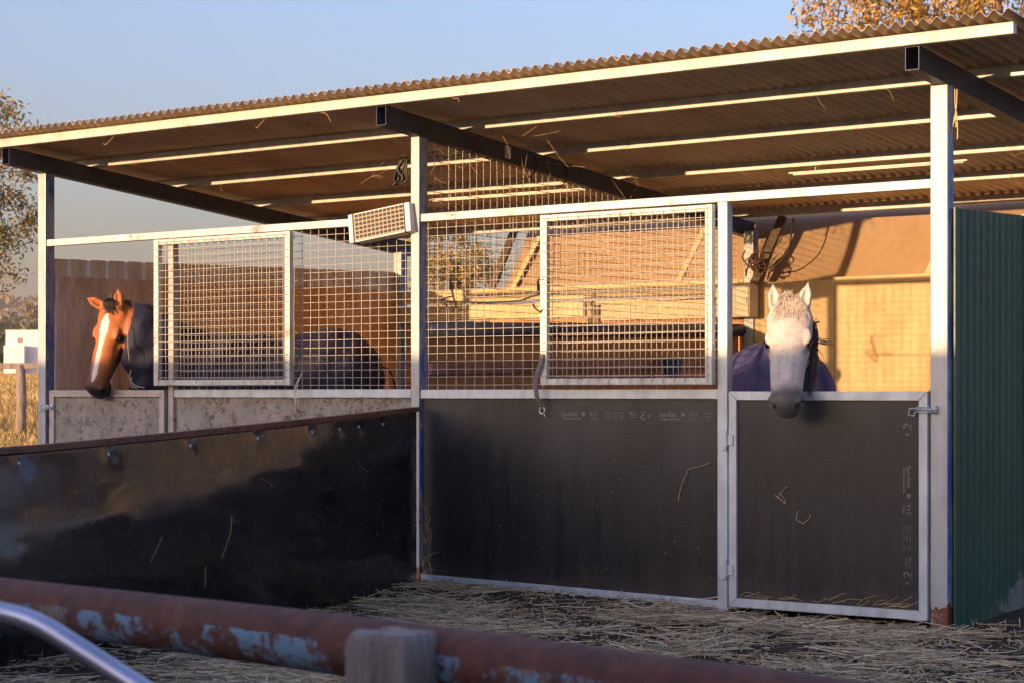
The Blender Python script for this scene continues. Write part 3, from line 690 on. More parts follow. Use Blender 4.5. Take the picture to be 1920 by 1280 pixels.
# ------------------------------------------------------------------ horses (signed distance sculpt -> surface nets)
def grid_axis(lo, hi, flo, fhi, fine, coarse):
    a = [lo]
    while a[-1] < hi:
        x = a[-1]; d = max(0, flo-x, x-fhi); a.append(x+min(coarse, fine+d*.12))
    return np.array(a, dtype=np.float64)
class Field:
    def __init__(s, ax):
        s.ax = ax; s.F = np.full([len(a) for a in ax], 1.0, dtype=np.float32)
    def sub(s, lo, hi):
        return tuple(slice(max(0, np.searchsorted(a, l)-1), min(len(a), np.searchsorted(a, h)+1)) for a, l, h in zip(s.ax, lo, hi))
    def pts(s, sl_):
        return np.stack(np.meshgrid(*[a[q] for a, q in zip(s.ax, sl_)], indexing='ij'), -1)
    def blend(s, sl_, d, k, op='u'):
        a = s.F[sl_]
        if op == 'u':
            h = np.clip(.5+.5*(a-d)/k, 0, 1); s.F[sl_] = a*(1-h)+d*h-k*h*(1-h)
        else:       # subtract
            d = -d; h = np.clip(.5-.5*(a-d)/k, 0, 1); s.F[sl_] = a*(1-h)+d*h+k*h*(1-h)
    def cone(s, a, b, ra, rb, k=.03, frame=None, sc_=(1,1,1), op='u'):
        """tapered capsule a->b; frame = (origin, R) local frame, sc_ = local axis stretch"""
        a = np.array(a, float); b = np.array(b, float); rm = max(ra, rb)*max(sc_)+k+.04
        if frame is None: fo, fr = np.zeros(3), np.eye(3)
        else: fo, fr = frame
        wa, wb = fo+fr@a, fo+fr@b
        sl_ = s.sub(np.minimum(wa, wb)-rm, np.maximum(wa, wb)+rm); p = s.pts(sl_)
        if p.size == 0: return
        q = ((p-fo)@fr)/np.array(sc_); a = a/np.array(sc_); b = b/np.array(sc_)
        ab = b-a; L = max(1e-9, ab@ab); t = np.clip(((q-a)@ab)/L, 0, 1)
        d = (np.linalg.norm(q-a-t[..., None]*ab, axis=-1)-(ra+(rb-ra)*t))*min(sc_)
        s.blend(sl_, d.astype(np.float32), k, op)
    def ell(s, c, r, k=.03, frame=None, op='u'):
        c = np.array(c, float); r = np.array(r, float); rm = max(r)+k+.04
        if frame is None: fo, fr = np.zeros(3), np.eye(3)
        else: fo, fr = frame
        wc = fo+fr@c; sl_ = s.sub(wc-rm, wc+rm); p = s.pts(sl_)
        if p.size == 0: return
        q = ((p-fo)@fr)-c; k0 = np.linalg.norm(q/r, axis=-1); k1 = np.linalg.norm(q/r**2, axis=-1)+1e-9
        s.blend(sl_, (k0*(k0-1)/k1).astype(np.float32), k, op)
def surface_nets(F, ax):
    I = F < 0
    S = [I[i:I.shape[0]-1+i, j:I.shape[1]-1+j, k:I.shape[2]-1+k] for i in (0,1) for j in (0,1) for k in (0,1)]
    cnt = sum(x.astype(np.int8) for x in S); act = (cnt > 0) & (cnt < 8)
    idx = np.argwhere(act); vid = np.full(act.shape, -1, dtype=np.int64); vid[act] = np.arange(len(idx))
    offs = np.array([(i, j, k) for i in (0,1) for j in (0,1) for k in (0,1)])
    val = np.stack([F[tuple((idx+o).T)] for o in offs], 1)
    acc = np.zeros((len(idx), 3)); num = np.zeros(len(idx))
    for a in range(8):
        for b in range(a+1, 8):
            if np.abs(offs[a]-offs[b]).sum() != 1: continue
            m_ = (val[:, a] < 0) != (val[:, b] < 0); t = val[:, a]/(val[:, a]-val[:, b]+1e-12)
            p = offs[a]+(offs[b]-offs[a])*t[:, None]; acc[m_] += p[m_]; num[m_] += 1
    loc = idx+acc/num[:, None]
    V = np.stack([np.interp(loc[:, d], np.arange(len(ax[d])), ax[d]) for d in range(3)], 1)
    Q = []
    for d in range(3):
        e, g_ = (d+1) % 3, (d+2) % 3
        sa = [slice(None)]*3; sb = [slice(None)]*3; sa[d] = slice(0, -1); sb[d] = slice(1, None)
        A, B = I[tuple(sa)], I[tuple(sb)]; ch = np.argwhere(A != B)
        ch = ch[(ch[:, e] > 0) & (ch[:, g_] > 0) & (ch[:, e] < I.shape[e]-1) & (ch[:, g_] < I.shape[g_]-1)]
        if not len(ch): continue
        fl = A[tuple(ch.T)]
        def at(de, dg):
            q = ch.copy(); q[:, e] -= de; q[:, g_] -= dg; return vid[tuple(q.T)]
        q = np.stack([at(0,0), at(1,0), at(1,1), at(0,1)], 1); q[~fl] = q[~fl][:, ::-1]; Q.append(q)
    return V, np.concatenate(Q)[:, ::1]
def frame_from(o, xdir, zdir, s_=1):
    x_ = np.array(xdir, float); x_ /= np.linalg.norm(x_); z_ = np.array(zdir, float); z_ -= x_*(z_@x_); z_ /= np.linalg.norm(z_)
    return np.array(o, float), np.stack([x_, np.cross(z_, x_), z_], 1)
HS = 1.0
def head(F, fr, s_, ears, w=1.16, el=.86):
    def C(a, b, ra, rb, k=.02, sc_=(1,1,1), op='u'):
        a = (a[0], a[1]*w, a[2]); b = (b[0], b[1]*w, b[2]); sc_ = (sc_[0], sc_[1]*w, sc_[2]); F.cone(np.array(a)*s_, np.array(b)*s_, ra*s_, rb*s_, k*s_, fr, sc_, op)
    def E(c, r, k=.02, op='u'):
        c = (c[0], c[1]*w, c[2]); r = (r[0], r[1]*w, r[2]); F.ell(np.array(c)*s_, np.array(r)*s_, k*s_, fr, op)
    E((.04,0,-.075), (.10,.072,.075), .03)
    E((.13,0,-.062), (.13,.084,.060), .03)
    C((.10,0,-.062), (.50,0,-.048), .066, .043, .03, (1,1.05,1))
    C((.30,0,-.070), (.50,0,-.065), .060, .050, .03, (1,1.02,1))
    E((.16,0,-.162), (.130,.066,.122), .04)            # cheeks
    for sd in (-1, 1):
        E((.13,sd*.045,-.165), (.10,.030,.092), .03)
        C((.22,sd*.064,-.088), (.37,sd*.040,-.083), .013, .006, .02)   # facial crest
        E((.166,sd*.070,-.028), (.040,.017,.014), .015)   # brow
        E((.05,sd*.060,-.05), (.05,.026,.03), .02)
    C((.15,0,-.20), (.47,0,-.112), .050, .030, .04, (1,.75,1))
    E((.515,0,-.068), (.064,.058*1.16/w,.062), .03)          # muzzle
    E((.545,0,-.098), (.038,.050*1.16/w,.036), .02)          # upper lip
    E((.525,0,-.142), (.036,.040,.026), .012)         # lower lip
    E((.49,0,-.148), (.03,.028,.022), .02)            # chin
    for sd in (-1, 1):
        E((.522,sd*.046,-.050), (.032,.022,.032), .012)
        E((.540,sd*.056,-.046), (.022,.015,.013), .006, 's')
        E((.190,sd*.098,-.056), (.028,.018,.018), .008, 's')
    # mouth line
    E((.555,0,-.122), (.035,.06,.003), .008, 's')
    for sd, (dr, fc) in ears.items():
        b = np.array((.0, sd*.056*(w/1.16)**1.4, -.026))*s_; dr = np.array(dr, float); dr /= np.linalg.norm(dr); fc = np.array(fc, float)
        eo, er = fr[0]+fr[1]@b, None
        # dr / fc are world-like local vectors
        z_ = fc-dr*(fc@dr); z_ /= np.linalg.norm(z_); er = np.stack([dr, np.cross(z_, dr), z_], 1); ef = (eo, er)
        F.cone((0,0,0), (.03*s_,0,0), .030*s_, .028*s_, .02, ef, (1,1,.9))
        F.cone((.03*s_,0,0), (.085*el*s_,0,0), .030*s_, .028*s_, .015, ef, (1,1,.62))
        F.cone((.085*el*s_,0,0), (.155*el*s_,0,-.004), .029*s_, .004*s_, .012, ef, (1,1,.55))
        F.cone((.035*s_,0,.019*s_), (.120*el*s_,0,.012*s_), .019*s_, .008*s_, .006, ef, (1,.95,.9), 's')
def body(F, s_, legs=True):
    def C(a, b, ra, rb, k=.08, sc_=(1,1,1)): F.cone(np.array(a)*s_, np.array(b)*s_, ra*s_, rb*s_, k*s_, None, sc_)
    def E(c, r, k=.08): F.ell(np.array(c)*s_, np.array(r)*s_, k*s_)
    E((0,0,1.19), (.62,.30,.34)); E((.42,0,1.18), (.34,.24,.36)); E((.05,0,1.30), (.55,.24,.24))
    C((.52,0,1.40), (.12,0,1.36), .13, .14, .1, (1,.7,1))
    E((-.58,0,1.27), (.38,.28,.31)); E((-.60,0,1.40), (.26,.20,.18))
    for sd in (-1, 1):
        E((.48,sd*.15,1.12), (.20,.10,.30)); E((-.66,sd*.14,1.06), (.22,.13,.32))
        if legs:
            C((.50,sd*.16,.95), (.50,sd*.16,.52), .105, .055, .06); C((.50,sd*.16,.52), (.50,sd*.16,.44), .056, .046, .03)
            C((.50,sd*.16,.46), (.51,sd*.16,.17), .040, .036, .03); C((.51,sd*.16,.17), (.56,sd*.16,.06), .042, .045, .03); C((.57,sd*.16,.05), (.58,sd*.16,.01), .056, .066, .01)
            C((-.62,sd*.16,.98), (-.50,sd*.17,.74), .17, .095, .08); C((-.50,sd*.17,.76), (-.84,sd*.17,.56), .085, .055, .05)
            C((-.84,sd*.17,.56), (-.80,sd*.17,.17), .050, .038, .03); C((-.80,sd*.17,.17), (-.75,sd*.17,.06), .042, .045, .03); C((-.74,sd*.17,.05), (-.73,sd*.17,.01), .056, .066, .01)
def make_horse(name, label, cat, loc, rot, s_, poll, xh, zh, ears, neckpts, hs, coat, rugm, rugneck, extra):
    # everything in the horse's local frame; poll, xh, zh, ears, neckpts are given in world coordinates
    W = Matrix.Translation(loc) @ Matrix.Rotation(rot, 4, 'Z'); Wi = W.inverted(); Rw = np.array(W.to_3x3()); Ri = Rw.T
    L = lambda p: np.array(Wi @ Vector(p)); D = lambda d: Ri@np.array(d, float)
    fr = frame_from(L(poll), D(xh), D(zh)); mz = fr[0]+fr[1]@np.array((.6*hs, 0, -.07))
    lo = np.minimum(fr[0], mz)-.22*hs; hi = np.maximum(fr[0], mz)+.22*hs
    ax = [grid_axis(min(-1.25, lo[0]-.05), max(.95, hi[0]+.1), lo[0], hi[0], .0075, .028),
          grid_axis(min(-.5, lo[1]-.05), max(.5, hi[1]+.1), lo[1], hi[1], .0075, .028),
          grid_axis(-.06, max(1.8, hi[2]+.1), lo[2], hi[2], .0075, .028)]
    F = Field(ax); body(F, s_)
    F2 = Field(ax); body(F2, s_, False)
    NP = [(L(p), r1, r2) for p, r1, r2 in neckpts]
    for (a, ra, fa), (b, rb, fb) in zip(NP[:-1], NP[1:]):
        for FF in (F, F2): 
            d = (b-a)/np.linalg.norm(b-a); up = np.array((0, 0, 1.)); up = up-d*(up@d); up /= np.linalg.norm(up)
            ff = (a, np.stack([d, np.cross(up, d), up], 1)); ln = np.linalg.norm(b-a)
            FF.cone((0,0,0), (ln,0,0), ra, rb, .08, ff, (1, fa, 1))
    W_ = extra.get('w', 1.16); head(F, fr, hs, ears(D), W_)
    V, Q = surface_nets(F.F, ax)
    hl = ((V-fr[0])@fr[1])/hs
    root = empty(name, loc, label, cat); root.rotation_euler = (0, 0, rot)
    def add(nm, V_, Q_, m, par, col=None, sm=True):
        me = bpy.data.meshes.new(nm); me.from_pydata(V_.tolist(), [], Q_.tolist()); me.update()
        if sm: me.polygons.foreach_set('use_smooth', [True]*len(me.polygons))
        if col is not None:
            a = me.color_attributes.new('col', 'FLOAT_COLOR', 'POINT'); a.data.foreach_set('color', np.concatenate([col, np.ones((len(col), 1))], 1).astype(np.float32).ravel())
        me.materials.append(m); o = bpy.data.objects.new(nm, me); sc.collection.objects.link(o); o.parent = par; return o
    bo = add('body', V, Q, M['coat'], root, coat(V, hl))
    # rug: shell round trunk and neck
    sl_ = tuple(slice(None) for _ in range(3)); P = F2.pts(sl_)
    wr = .006*np.sin(P[..., 2]*38+P[..., 0]*9)*np.sin(P[..., 0]*7)+.007*np.sin(P[..., 0]*26+P[..., 2]*14+P[..., 1]*8)
    d = F2.F-.024-wr
    n0, nd = L(rugneck[0]), D(rugneck[1]); nd = nd/np.linalg.norm(nd)
    cut = (P-n0)@nd; nearneck = np.linalg.norm(P-n0, axis=-1) < .55
    cut = np.where(P[..., 2] > .9*s_, cut, -1)
    d = np.maximum(np.maximum(d, .62*s_-P[..., 2]), cut).astype(np.float32)
    RV, RQ = surface_nets(d, ax); rug = add('rug', RV, RQ, rugm, root)
    # tail
    t = MB(); rnd = random.Random(2)
    for k in range(60):
        a = Vector((-.93*s_, rnd.uniform(-.03,.03), 1.36*s_)); e = rnd.uniform(-.08, .08)
        t.tube(smooth_pts([a, a+Vector((-.10, e*.3, -.06)), a+Vector((-.16, e*.8, -.4)), a+Vector((-.13+rnd.uniform(-.03,.03), e, -.8))], 3), [.006]*10, 4)
    def strands(nm, B, m): return add(nm, np.array(B.v), B, m, root)
    def mbobj(nm, B, m, par=root):
        me = bpy.data.meshes.new(nm); me.from_pydata(B.v, [], B.f); me.polygons.foreach_set('use_smooth', [True]*len(me.polygons)); me.materials.append(m)
        o = bpy.data.objects.new(nm, me); sc.collection.objects.link(o); o.parent = par; return o
    mbobj('tail', t, extra['hair'])
    H = lambda x, y, z: Vector(fr[0]+fr[1]@(np.array((x, y, z))*hs))
    for sd in (-1, 1):
        bm_ = bmesh.new(); bmesh.ops.create_uvsphere(bm_, u_segments=20, v_segments=12, radius=.0215*hs)
        me = bpy.data.meshes.new('eye'); bm_.to_mesh(me); bm_.free(); me.polygons.foreach_set('use_smooth', [True]*len(me.polygons)); me.materials.append(M['dark_glass'])
        e = bpy.data.objects.new('eye', me); sc.collection.objects.link(e); e.parent = root; e.location = H(.190, sd*.0762*W_*.985, -.046)
        lid = MB(); pts = [H(.188+.026*math.cos(t_), sd*W_*.985*(.0925-.010*abs(math.cos(t_))), -.050+.015*math.sin(t_)) for t_ in np.linspace(0, math.pi, 9)]
        lid.tube(pts, [.0015]+[.0030*hs]*7+[.002], 6)
        pts = [H(.190+.026*math.cos(t_), sd*W_*.985*(.0905-.010*abs(math.cos(t_))), -.056-.014*math.sin(t_)) for t_ in np.linspace(0, math.pi, 9)]
        lid.tube(pts, [.0015]+[.0028*hs]*7+[.002], 6); mbobj('eyelid', lid, extra['lid'])
    extra['fn'](H, mbobj, L, root)
    return root
def ramp01(x, a, b): return np.clip((x-a)/(b-a), 0, 1)[:, None]
def vnoise(V, s_):
    return np.array([noise.noise(Vector(p)*s_) for p in V.tolist()])
def bay_coat(V, h):
    x, y, z = h.T; inh = (x > -.25) & (x < .75) & (np.abs(y) < .2) & (z > -.35) & (z < .2)
    c = np.tile(np.array((.40,.125,.030)), (len(V), 1)); n1 = vnoise(V, 9)
    c *= (1+.25*n1)[:, None]
    dark = np.array((.016,.011,.010)); c = np.where(((V[:, 2] < .6) & ~inh)[:, None], dark, c)
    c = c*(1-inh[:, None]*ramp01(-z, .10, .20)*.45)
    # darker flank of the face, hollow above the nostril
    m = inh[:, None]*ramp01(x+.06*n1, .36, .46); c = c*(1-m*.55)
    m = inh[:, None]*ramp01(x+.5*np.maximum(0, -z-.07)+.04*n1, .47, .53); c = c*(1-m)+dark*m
    wdt = np.interp(x, [.03,.06,.10,.16,.20,.26,.34,.44,.49], [.0,.012,.030,.033,.022,.016,.018,.020,.007])
    m = inh[:, None]*(1-ramp01(np.abs(y-.004+.003*n1)-wdt, -.004, .005))*(wdt > 0)[:, None]*(z > -.06)[:, None]*ramp01(x, .03, .04)*(1-ramp01(x, .485, .50)); c = c*(1-m)+np.array((.72,.68,.62))*m
    ear = inh & (x < -.02) & (z > -.15) & (np.abs(y) > .03); m = ear[:, None]*ramp01(-x, .10, .16); c = c*(1-m)+dark*m
    ey = np.sqrt((x-.19)**2+(z+.067)**2); m = inh[:, None]*(1-ramp01(ey, .022, .038))*(np.abs(y) > .05)[:, None]; c = c*(1-m*.85)
    nd = np.sqrt(((x-.545)/1.3)**2+((np.abs(y)-.055)/1.0)**2+((z+.046)/1.0)**2); m = inh[:, None]*(1-ramp01(nd, .010, .020)); c = c*(1-m)+np.array((.008,.006,.006))*m
    m = inh[:, None]*(1-ramp01(np.abs(z+.122), .002, .006))*ramp01(x, .50, .52)*.7; c = c*(1-m)+np.array((.010,.008,.008))*m
    return np.clip(c, 0, 1)
def grey_coat(V, h):
    x, y, z = h.T; inh = (x > -.25) & (x < .75) & (np.abs(y) < .2) & (z > -.35) & (z < .2)
    n1 = vnoise(V, 14); n2 = vnoise(V, 60)
    c = np.tile(np.array((.60,.56,.52)), (len(V), 1)); n3 = vnoise(V, 32); c *= (1+.16*n1+.14*n2+.20*np.minimum(0, n3))[:, None]
    g_ = np.array((.075,.068,.070))
    m = inh[:, None]*ramp01(x+.35*np.maximum(0, -z-.09)+.03*n1, .425, .50)*.92; c = c*(1-m)+g_*m
    ey = np.sqrt((x-.192)**2+(z+.068)**2); m = inh[:, None]*(1-ramp01(ey+.006*n2, .020, .046))*(np.abs(y) > .05)[:, None]; c = c*(1-m*.8)+g_*m*.8
    # grey shadings either side of the nasal bone and on the lower lip pink-brown
    m = inh[:, None]*(1-ramp01(np.abs(np.abs(y)-.036), 0, .016))*ramp01(x, .26, .32)*(1-ramp01(x, .40, .47))*.40; c = c*(1-m)+np.array((.24,.23,.25))*m
    m = inh[:, None]*ramp01(x, .49, .52)*ramp01(-z, .115, .135)*.6; c = c*(1-m)+np.array((.20,.14,.10))*m
    m = inh[:, None]*ramp01(-z, .13, .2)*ramp01(x, .02, .1)*.35; c = c*(1-m)+np.array((.38,.33,.30))*m
    ear = inh & (x < -.03) & (np.abs(y) > .02); m = ear[:, None]*ramp01(-x, .03, .08)*ramp01(z*0+n2, -.2, .6)*.4; c = c*(1-m)+np.array((.35,.27,.2))*m
    nd = np.sqrt(((x-.545)/1.3)**2+((np.abs(y)-.055)/1.0)**2+((z+.046)/1.0)**2); m = inh[:, None]*(1-ramp01(nd, .010, .020)); c = c*(1-m)+np.array((.008,.006,.006))*m
    m = inh[:, None]*(1-ramp01(np.abs(z+.122), .002, .006))*ramp01(x, .50, .52)*.7; c = c*(1-m)+np.array((.010,.008,.008))*m
    return np.clip(c, 0, 1)
hair_black = simple('black_mane_hair', (.012,.008,.007), .75, 0, .3, 80, 0)
hair_grey = simple('grey_mane_hair', (.55,.47,.38), .55, 0, .4, 60, 0)
hair_dark = simple('dark_grey_mane', (.07,.055,.045), .55, 0, .4, 60, 0)
strap_pale = simple('pale_webbing', (.30,.26,.24), .7, 0, .3, 40, 0)
lid_dark = simple('dark_lid', (.02,.014,.012), .4, 0, .2, 60, 0)
def bay_fn(H, mk, L, root):
    rnd = random.Random(8); b = MB()
    for k in range(80):
        y0 = rnd.uniform(-.035, .035); a = H(rnd.uniform(-.07,-.02), y0, -.02)
        q = rnd.uniform(.1, .75)**1.3; s_ = -EB*rnd.uniform(-.02, .07)
        b.tube(smooth_pts([a, H(-.03, y0+s_*.3, .024), H(.03*q, y0+s_*.7, .020), H(.085*q, y0+s_, .004)], 3), [.0016]*9+[.0005], 4)
    mk('forelock', b, hair_black)
    b = MB()
    for k in range(90):
        t = rnd.random(); a = H(-.04-.05*t, rnd.uniform(-.03,.03), -.06-.12*t)
        b.tube([a, a+Vector((rnd.uniform(-.02,.02), rnd.uniform(-.02,.02), rnd.uniform(-.01,.012))), a+Vector((rnd.uniform(-.03,.03), rnd.uniform(-.03,.03), rnd.uniform(-.05,-.02)))], .0018, 4)
    mk('mane', b, hair_black)
    for pts, r in (([(-2.70,.02,1.80),(-2.635,-.035,1.70),(-2.61,-.06,1.60),(-2.60,-.055,1.48)], .0028),
                   ([(-2.62,-.02,1.42),(-2.60,-.05,1.36),(-2.54,-.06,1.31),(-2.46,-.04,1.29)], .0042), ([(-2.63,-.0,1.37),(-2.60,-.04,1.31),(-2.52,-.05,1.285)], .0036)):
        t = MB().tube([Vector(L(p)) for p in smooth_pts(pts, 5)], r, 6); mk('strap', t, strap_pale)
def grey_fn(H, mk, L, root):
    rnd = random.Random(4); b = MB()
    for k in range(120):
        y0 = rnd.uniform(-.045, .045); s_ = rnd.uniform(-.06, .06); q = rnd.uniform(.1, 1.2)
        b.tube(smooth_pts([H(-.04, y0, -.02), H(-.035+rnd.uniform(-.03,.01), y0+s_*.3, .014), H(.03*q, y0+s_*.8, .016), H(.09*q, y0+s_*1.3, .004)], 3), [.0010]*9+[.0004], 4)
    for k in range(16):   # wisps standing up
        y0 = rnd.uniform(-.05, .05)
        b.tube(smooth_pts([H(-.02, y0, -.01), H(-.05, y0+rnd.uniform(-.02,.02), .005), H(-.075+rnd.uniform(-.02,.02), y0+rnd.uniform(-.05,.05), .02)], 3), [.0022]*6+[.001], 4)
    mk('forelock', b, hair_grey)
    b = MB(); sd = GREY_SIDE
    for k in range(330):
        t = rnd.random(); x0 = -.02+.16*t; a = H(x0-.03, sd*(.035+.03*rnd.random()), -.09-.10*rnd.random())
        e1 = H(x0+.05, sd*(.095+.03*rnd.random()), -.13); e2 = H(x0+.14+.05*rnd.random(), sd*(.10+.035*rnd.random()), -.15)
        b.tube(smooth_pts([a, e1, e2, H(x0+.22+.08*rnd.random(), sd*(.085+.03*rnd.random()), -.17)], 3), [.0019]*9+[.0006], 4)
    for (x0, y1, x1, y2, x2) in ((.06,.13,.12,.20,.14), (.10,.13,.17,.17,.24), (.08,.14,.15,.215,.165), (.14,.13,.2,.16,.29), (.02,.10,.03,.14,.02), (.07,.14,.135,.19,.155)):
        for q in range(7):
            j = rnd.uniform(-.006, .006)
            b.tube(smooth_pts([H(x0, sd*.09, -.10), H(x1+j, sd*(y1+j), -.11), H(x2+j*2, sd*(y2+j), -.11)], 4), [.0014]*8+[.001], 4)
    mk('mane', b, hair_dark)
def ears_bay(D): return {EB: (D((-.80,-.50,.50)), D((.45,-.85,.3))), -EB: (D((-.10,.05,1.0)), D((.35,-.90,.0)))}
def ears_grey(D): return {EG: (D((-.14,0,1)), D((.32,-.92,.1))), -EG: (D((.16,.10,1)), D((.40,-.90,.1)))}
# which local +y side lies to the picture's left: for a face looking along -Y with x_h down, y_h = z_h x x_h
EB = 1; EG = 1; GREY_SIDE = -1
yh = np.cross((.1, -1, 0), (0, -.2, -1))
if yh[0] > 0: EB = EG = -1; GREY_SIDE = 1
ha = R(180+38)
make_horse('horse', 'bay horse with a white blaze and dark navy rug, head over the left stable door', 'horse', (-2.30, .80, .0), ha, 1.07,
  (-2.84, -.03, 1.875), (-.06, -.24, -.97), (.13, -.985, .2), ears_bay,
  [((-2.56,.52,1.36), .30, .72), ((-2.64,.34,1.50), .245, .62), ((-2.66,.20,1.62), .18, .62), ((-2.73,.14,1.71), .125, .75), ((-2.79,.08,1.79), .085, .85)],
  1.13, bay_coat, M['rug_navy'], ((-2.755, .075, 1.70), (-.55, -.70, .22)), dict(hair=hair_black, lid=lid_dark, fn=bay_fn, w=1.24))
make_horse('horse', 'grey horse with dark muzzle and purple rug, looking over the right stable door', 'horse', (1.86, 1.40, .0), R(-52), .98,
  (2.690, -.0, 1.735), (.215, -.48, -.86), (.36, -.93, .2), ears_grey,
  [((2.2,.78,1.25), .26, .75), ((2.45,.42,1.39), .185, .65), ((2.58,.24,1.52), .135, .68), ((2.66,.13,1.61), .10, .8), ((2.70,.08,1.65), .08, .9)],
  1.12, grey_coat, M['rug_purple'], ((2.60, .25, 1.50), (.45, -.85, .28)), dict(hair=hair_grey, lid=lid_dark, fn=grey_fn, w=1.34))

# ------------------------------------------------------------------ trees
def tree(name, label, x, y, trunk_h, crown_c, crown_r, n_clump, per, leaf, seed, palette, trunk_r=.2, clump_r=.45):
    rnd = random.Random(seed); rs = np.random.RandomState(seed); z0 = gz(x, y)-.2
    root = empty(name, (x, y, z0), label, 'tree', None); b = MB()
    base = Vector((x, y, z0)); fork = Vector((x+rnd.uniform(-.3,.3), y, z0+trunk_h))
    b.tube(smooth_pts([base, base.lerp(fork, .5)+Vector((.12,0,0)), fork], 5), [trunk_r*(1-.35*i/10) for i in range(11)], 10)
    cc = Vector(crown_c); tips = []; limbs = []
    for k in range(9):
        a = k*2.4+rnd.random(); q = Vector((math.cos(a)*crown_r[0]*.5, math.sin(a)*crown_r[1]*.5, rnd.uniform(-.35,.6)*crown_r[2]))+cc
        mid = fork.lerp(q, .5)+Vector((rnd.uniform(-.3,.3), rnd.uniform(-.3,.3), .2)); P = smooth_pts([fork, mid, q], 5)
        b.tube(P, [trunk_r*.5*(1-.75*i/(len(P)-1)) for i in range(len(P))], 7); limbs.append(q)
    cl = []
    while len(cl) < n_clump:
        q = rs.uniform(-1, 1, 3)
        if (q**2).sum() > 1: continue
        if noise.noise(Vector(q.tolist())*2.2+Vector((seed, 0, 0))) < -.08: continue
        if (q**2).sum() < .12: continue
        p = cc+Vector((q[0]*crown_r[0], q[1]*crown_r[1], q[2]*crown_r[2])); cl.append(p)
        s_ = min(limbs, key=lambda l_: (l_-p).length); m_ = s_.lerp(p, .5)+Vector((rnd.uniform(-.15,.15), 0, rnd.uniform(0,.2)))
        b.tube([s_, m_, p], [trunk_r*.11, trunk_r*.07, trunk_r*.03], 5, False)
    b.obj('trunk', M['bark'], root, True)
    n = n_clump*per; ci = np.repeat(np.arange(n_clump), per); C_ = np.array([tuple(c) for c in cl])[ci]
    off = rs.normal(0, 1, (n, 3)); off /= np.linalg.norm(off, axis=1)[:, None]; off *= (rs.uniform(0, 1, (n, 1))**.5)*clump_r*rs.uniform(.6, 1.3, (n_clump, 1))[ci]
    off[:, 2] *= .8; P = C_+off
    d = rs.normal(0, 1, (n, 3)); d[:, 2] -= .4; d /= np.linalg.norm(d, axis=1)[:, None]
    u = np.cross(d, rs.normal(0, 1, (n, 3))); u /= np.linalg.norm(u, axis=1)[:, None]
    ln = leaf*rs.uniform(.6, 1.25, (n, 1)); wd = ln*.32
    V = np.stack([P, P+d*ln*.45+u*wd*.5, P+d*ln, P+d*ln*.45-u*wd*.5], 1).reshape(-1, 3)
    pal = np.array(palette); c = pal[rs.randint(0, len(pal), n)]*rs.uniform(.7, 1.25, (n, 1)); c = np.repeat(np.concatenate([c, np.ones((n, 1))], 1), 4, 0)
    me = bpy.data.meshes.new('crown'); me.vertices.add(4*n); me.vertices.foreach_set('co', V.ravel()); me.loops.add(4*n); me.loops.foreach_set('vertex_index', np.arange(4*n))
    me.polygons.add(n); me.polygons.foreach_set('loop_start', np.arange(0, 4*n, 4)); me.polygons.foreach_set('loop_total', np.full(n, 4)); me.update(); me.validate()
    a = me.color_attributes.new('col', 'FLOAT_COLOR', 'POINT'); a.data.foreach_set('color', c.astype(np.float32).ravel())
    me.materials.append(M['leaf']); o = bpy.data.objects.new('crown', me); link(o, root); o.matrix_parent_inverse = PM(root).inverted()
    return root
gum = [(.60,.40,.07), (.34,.27,.07), (.72,.46,.09), (.12,.12,.05)]
tree('gum_tree', 'leafy gum tree at the left edge beyond the stable', -23.6, 13.6, 2.4, (-23.5, 13.9, 5.2), (2.25, 2.4, 2.5), 170, 130, .12, 11, gum, .22, .42)
tree('gum_tree', 'gum tree with orange lit leaves standing behind the roof at the right', -2.1, 15.0, 3.2, (-2.5, 14.6, 7.5), (3.1, 3.0, 2.25), 230, 110, .10, 23, [(.62,.33,.05), (.40,.25,.05), (.70,.40,.07), (.18,.14,.04)], .24, .42)
tree('gum_tree', 'small distant tree seen through the back of the left stall', -29.1, 37.3, 2.2, (-29.0, 37.3, 5.0), (1.5, 1.5, 1.9), 70, 110, .16, 31, gum, .14, .4)
# distant scrub on the hills: reads as one mass
rs = np.random.RandomState(9); Vs = []; Cs = []
for k in range(900):
    th = R(rs.uniform(118, 165)); r = rs.uniform(230, 1500); x, y = 8+r*math.cos(th), -9.9+r*math.sin(th); z = gz(x, y); sz = rs.uniform(1.2, 3)*(1+r/1200)
    n = 110; P = rs.normal(0, 1, (n, 3)); P /= np.linalg.norm(P, axis=1)[:, None]; P = np.array((x, y, z+sz*.8))+P*sz*rs.uniform(.5, 1, (n, 1))*np.array((1, 1, .75))
    A = rs.normal(0, 1, (n, 3))*sz*.13; B = rs.normal(0, 1, (n, 3))*sz*.13
    Vs.append(np.stack([P-A, P-B, P+A, P+B], 1).reshape(-1, 3)); c = np.array([(.30,.22,.10), (.22,.19,.09), (.38,.26,.12)])[rs.randint(0, 3)]; Cs.append(np.tile((*c, 1), (4*n, 1)))
Vs = np.concatenate(Vs); n = len(Vs)//4
o = mesh_obj('scrub', Vs.tolist(), np.arange(4*n).reshape(-1, 4).tolist(), M['leaf'], col=np.concatenate(Cs)); tag(o, 'far scrub dotting the hills at the left edge', 'scrub', kind='stuff')
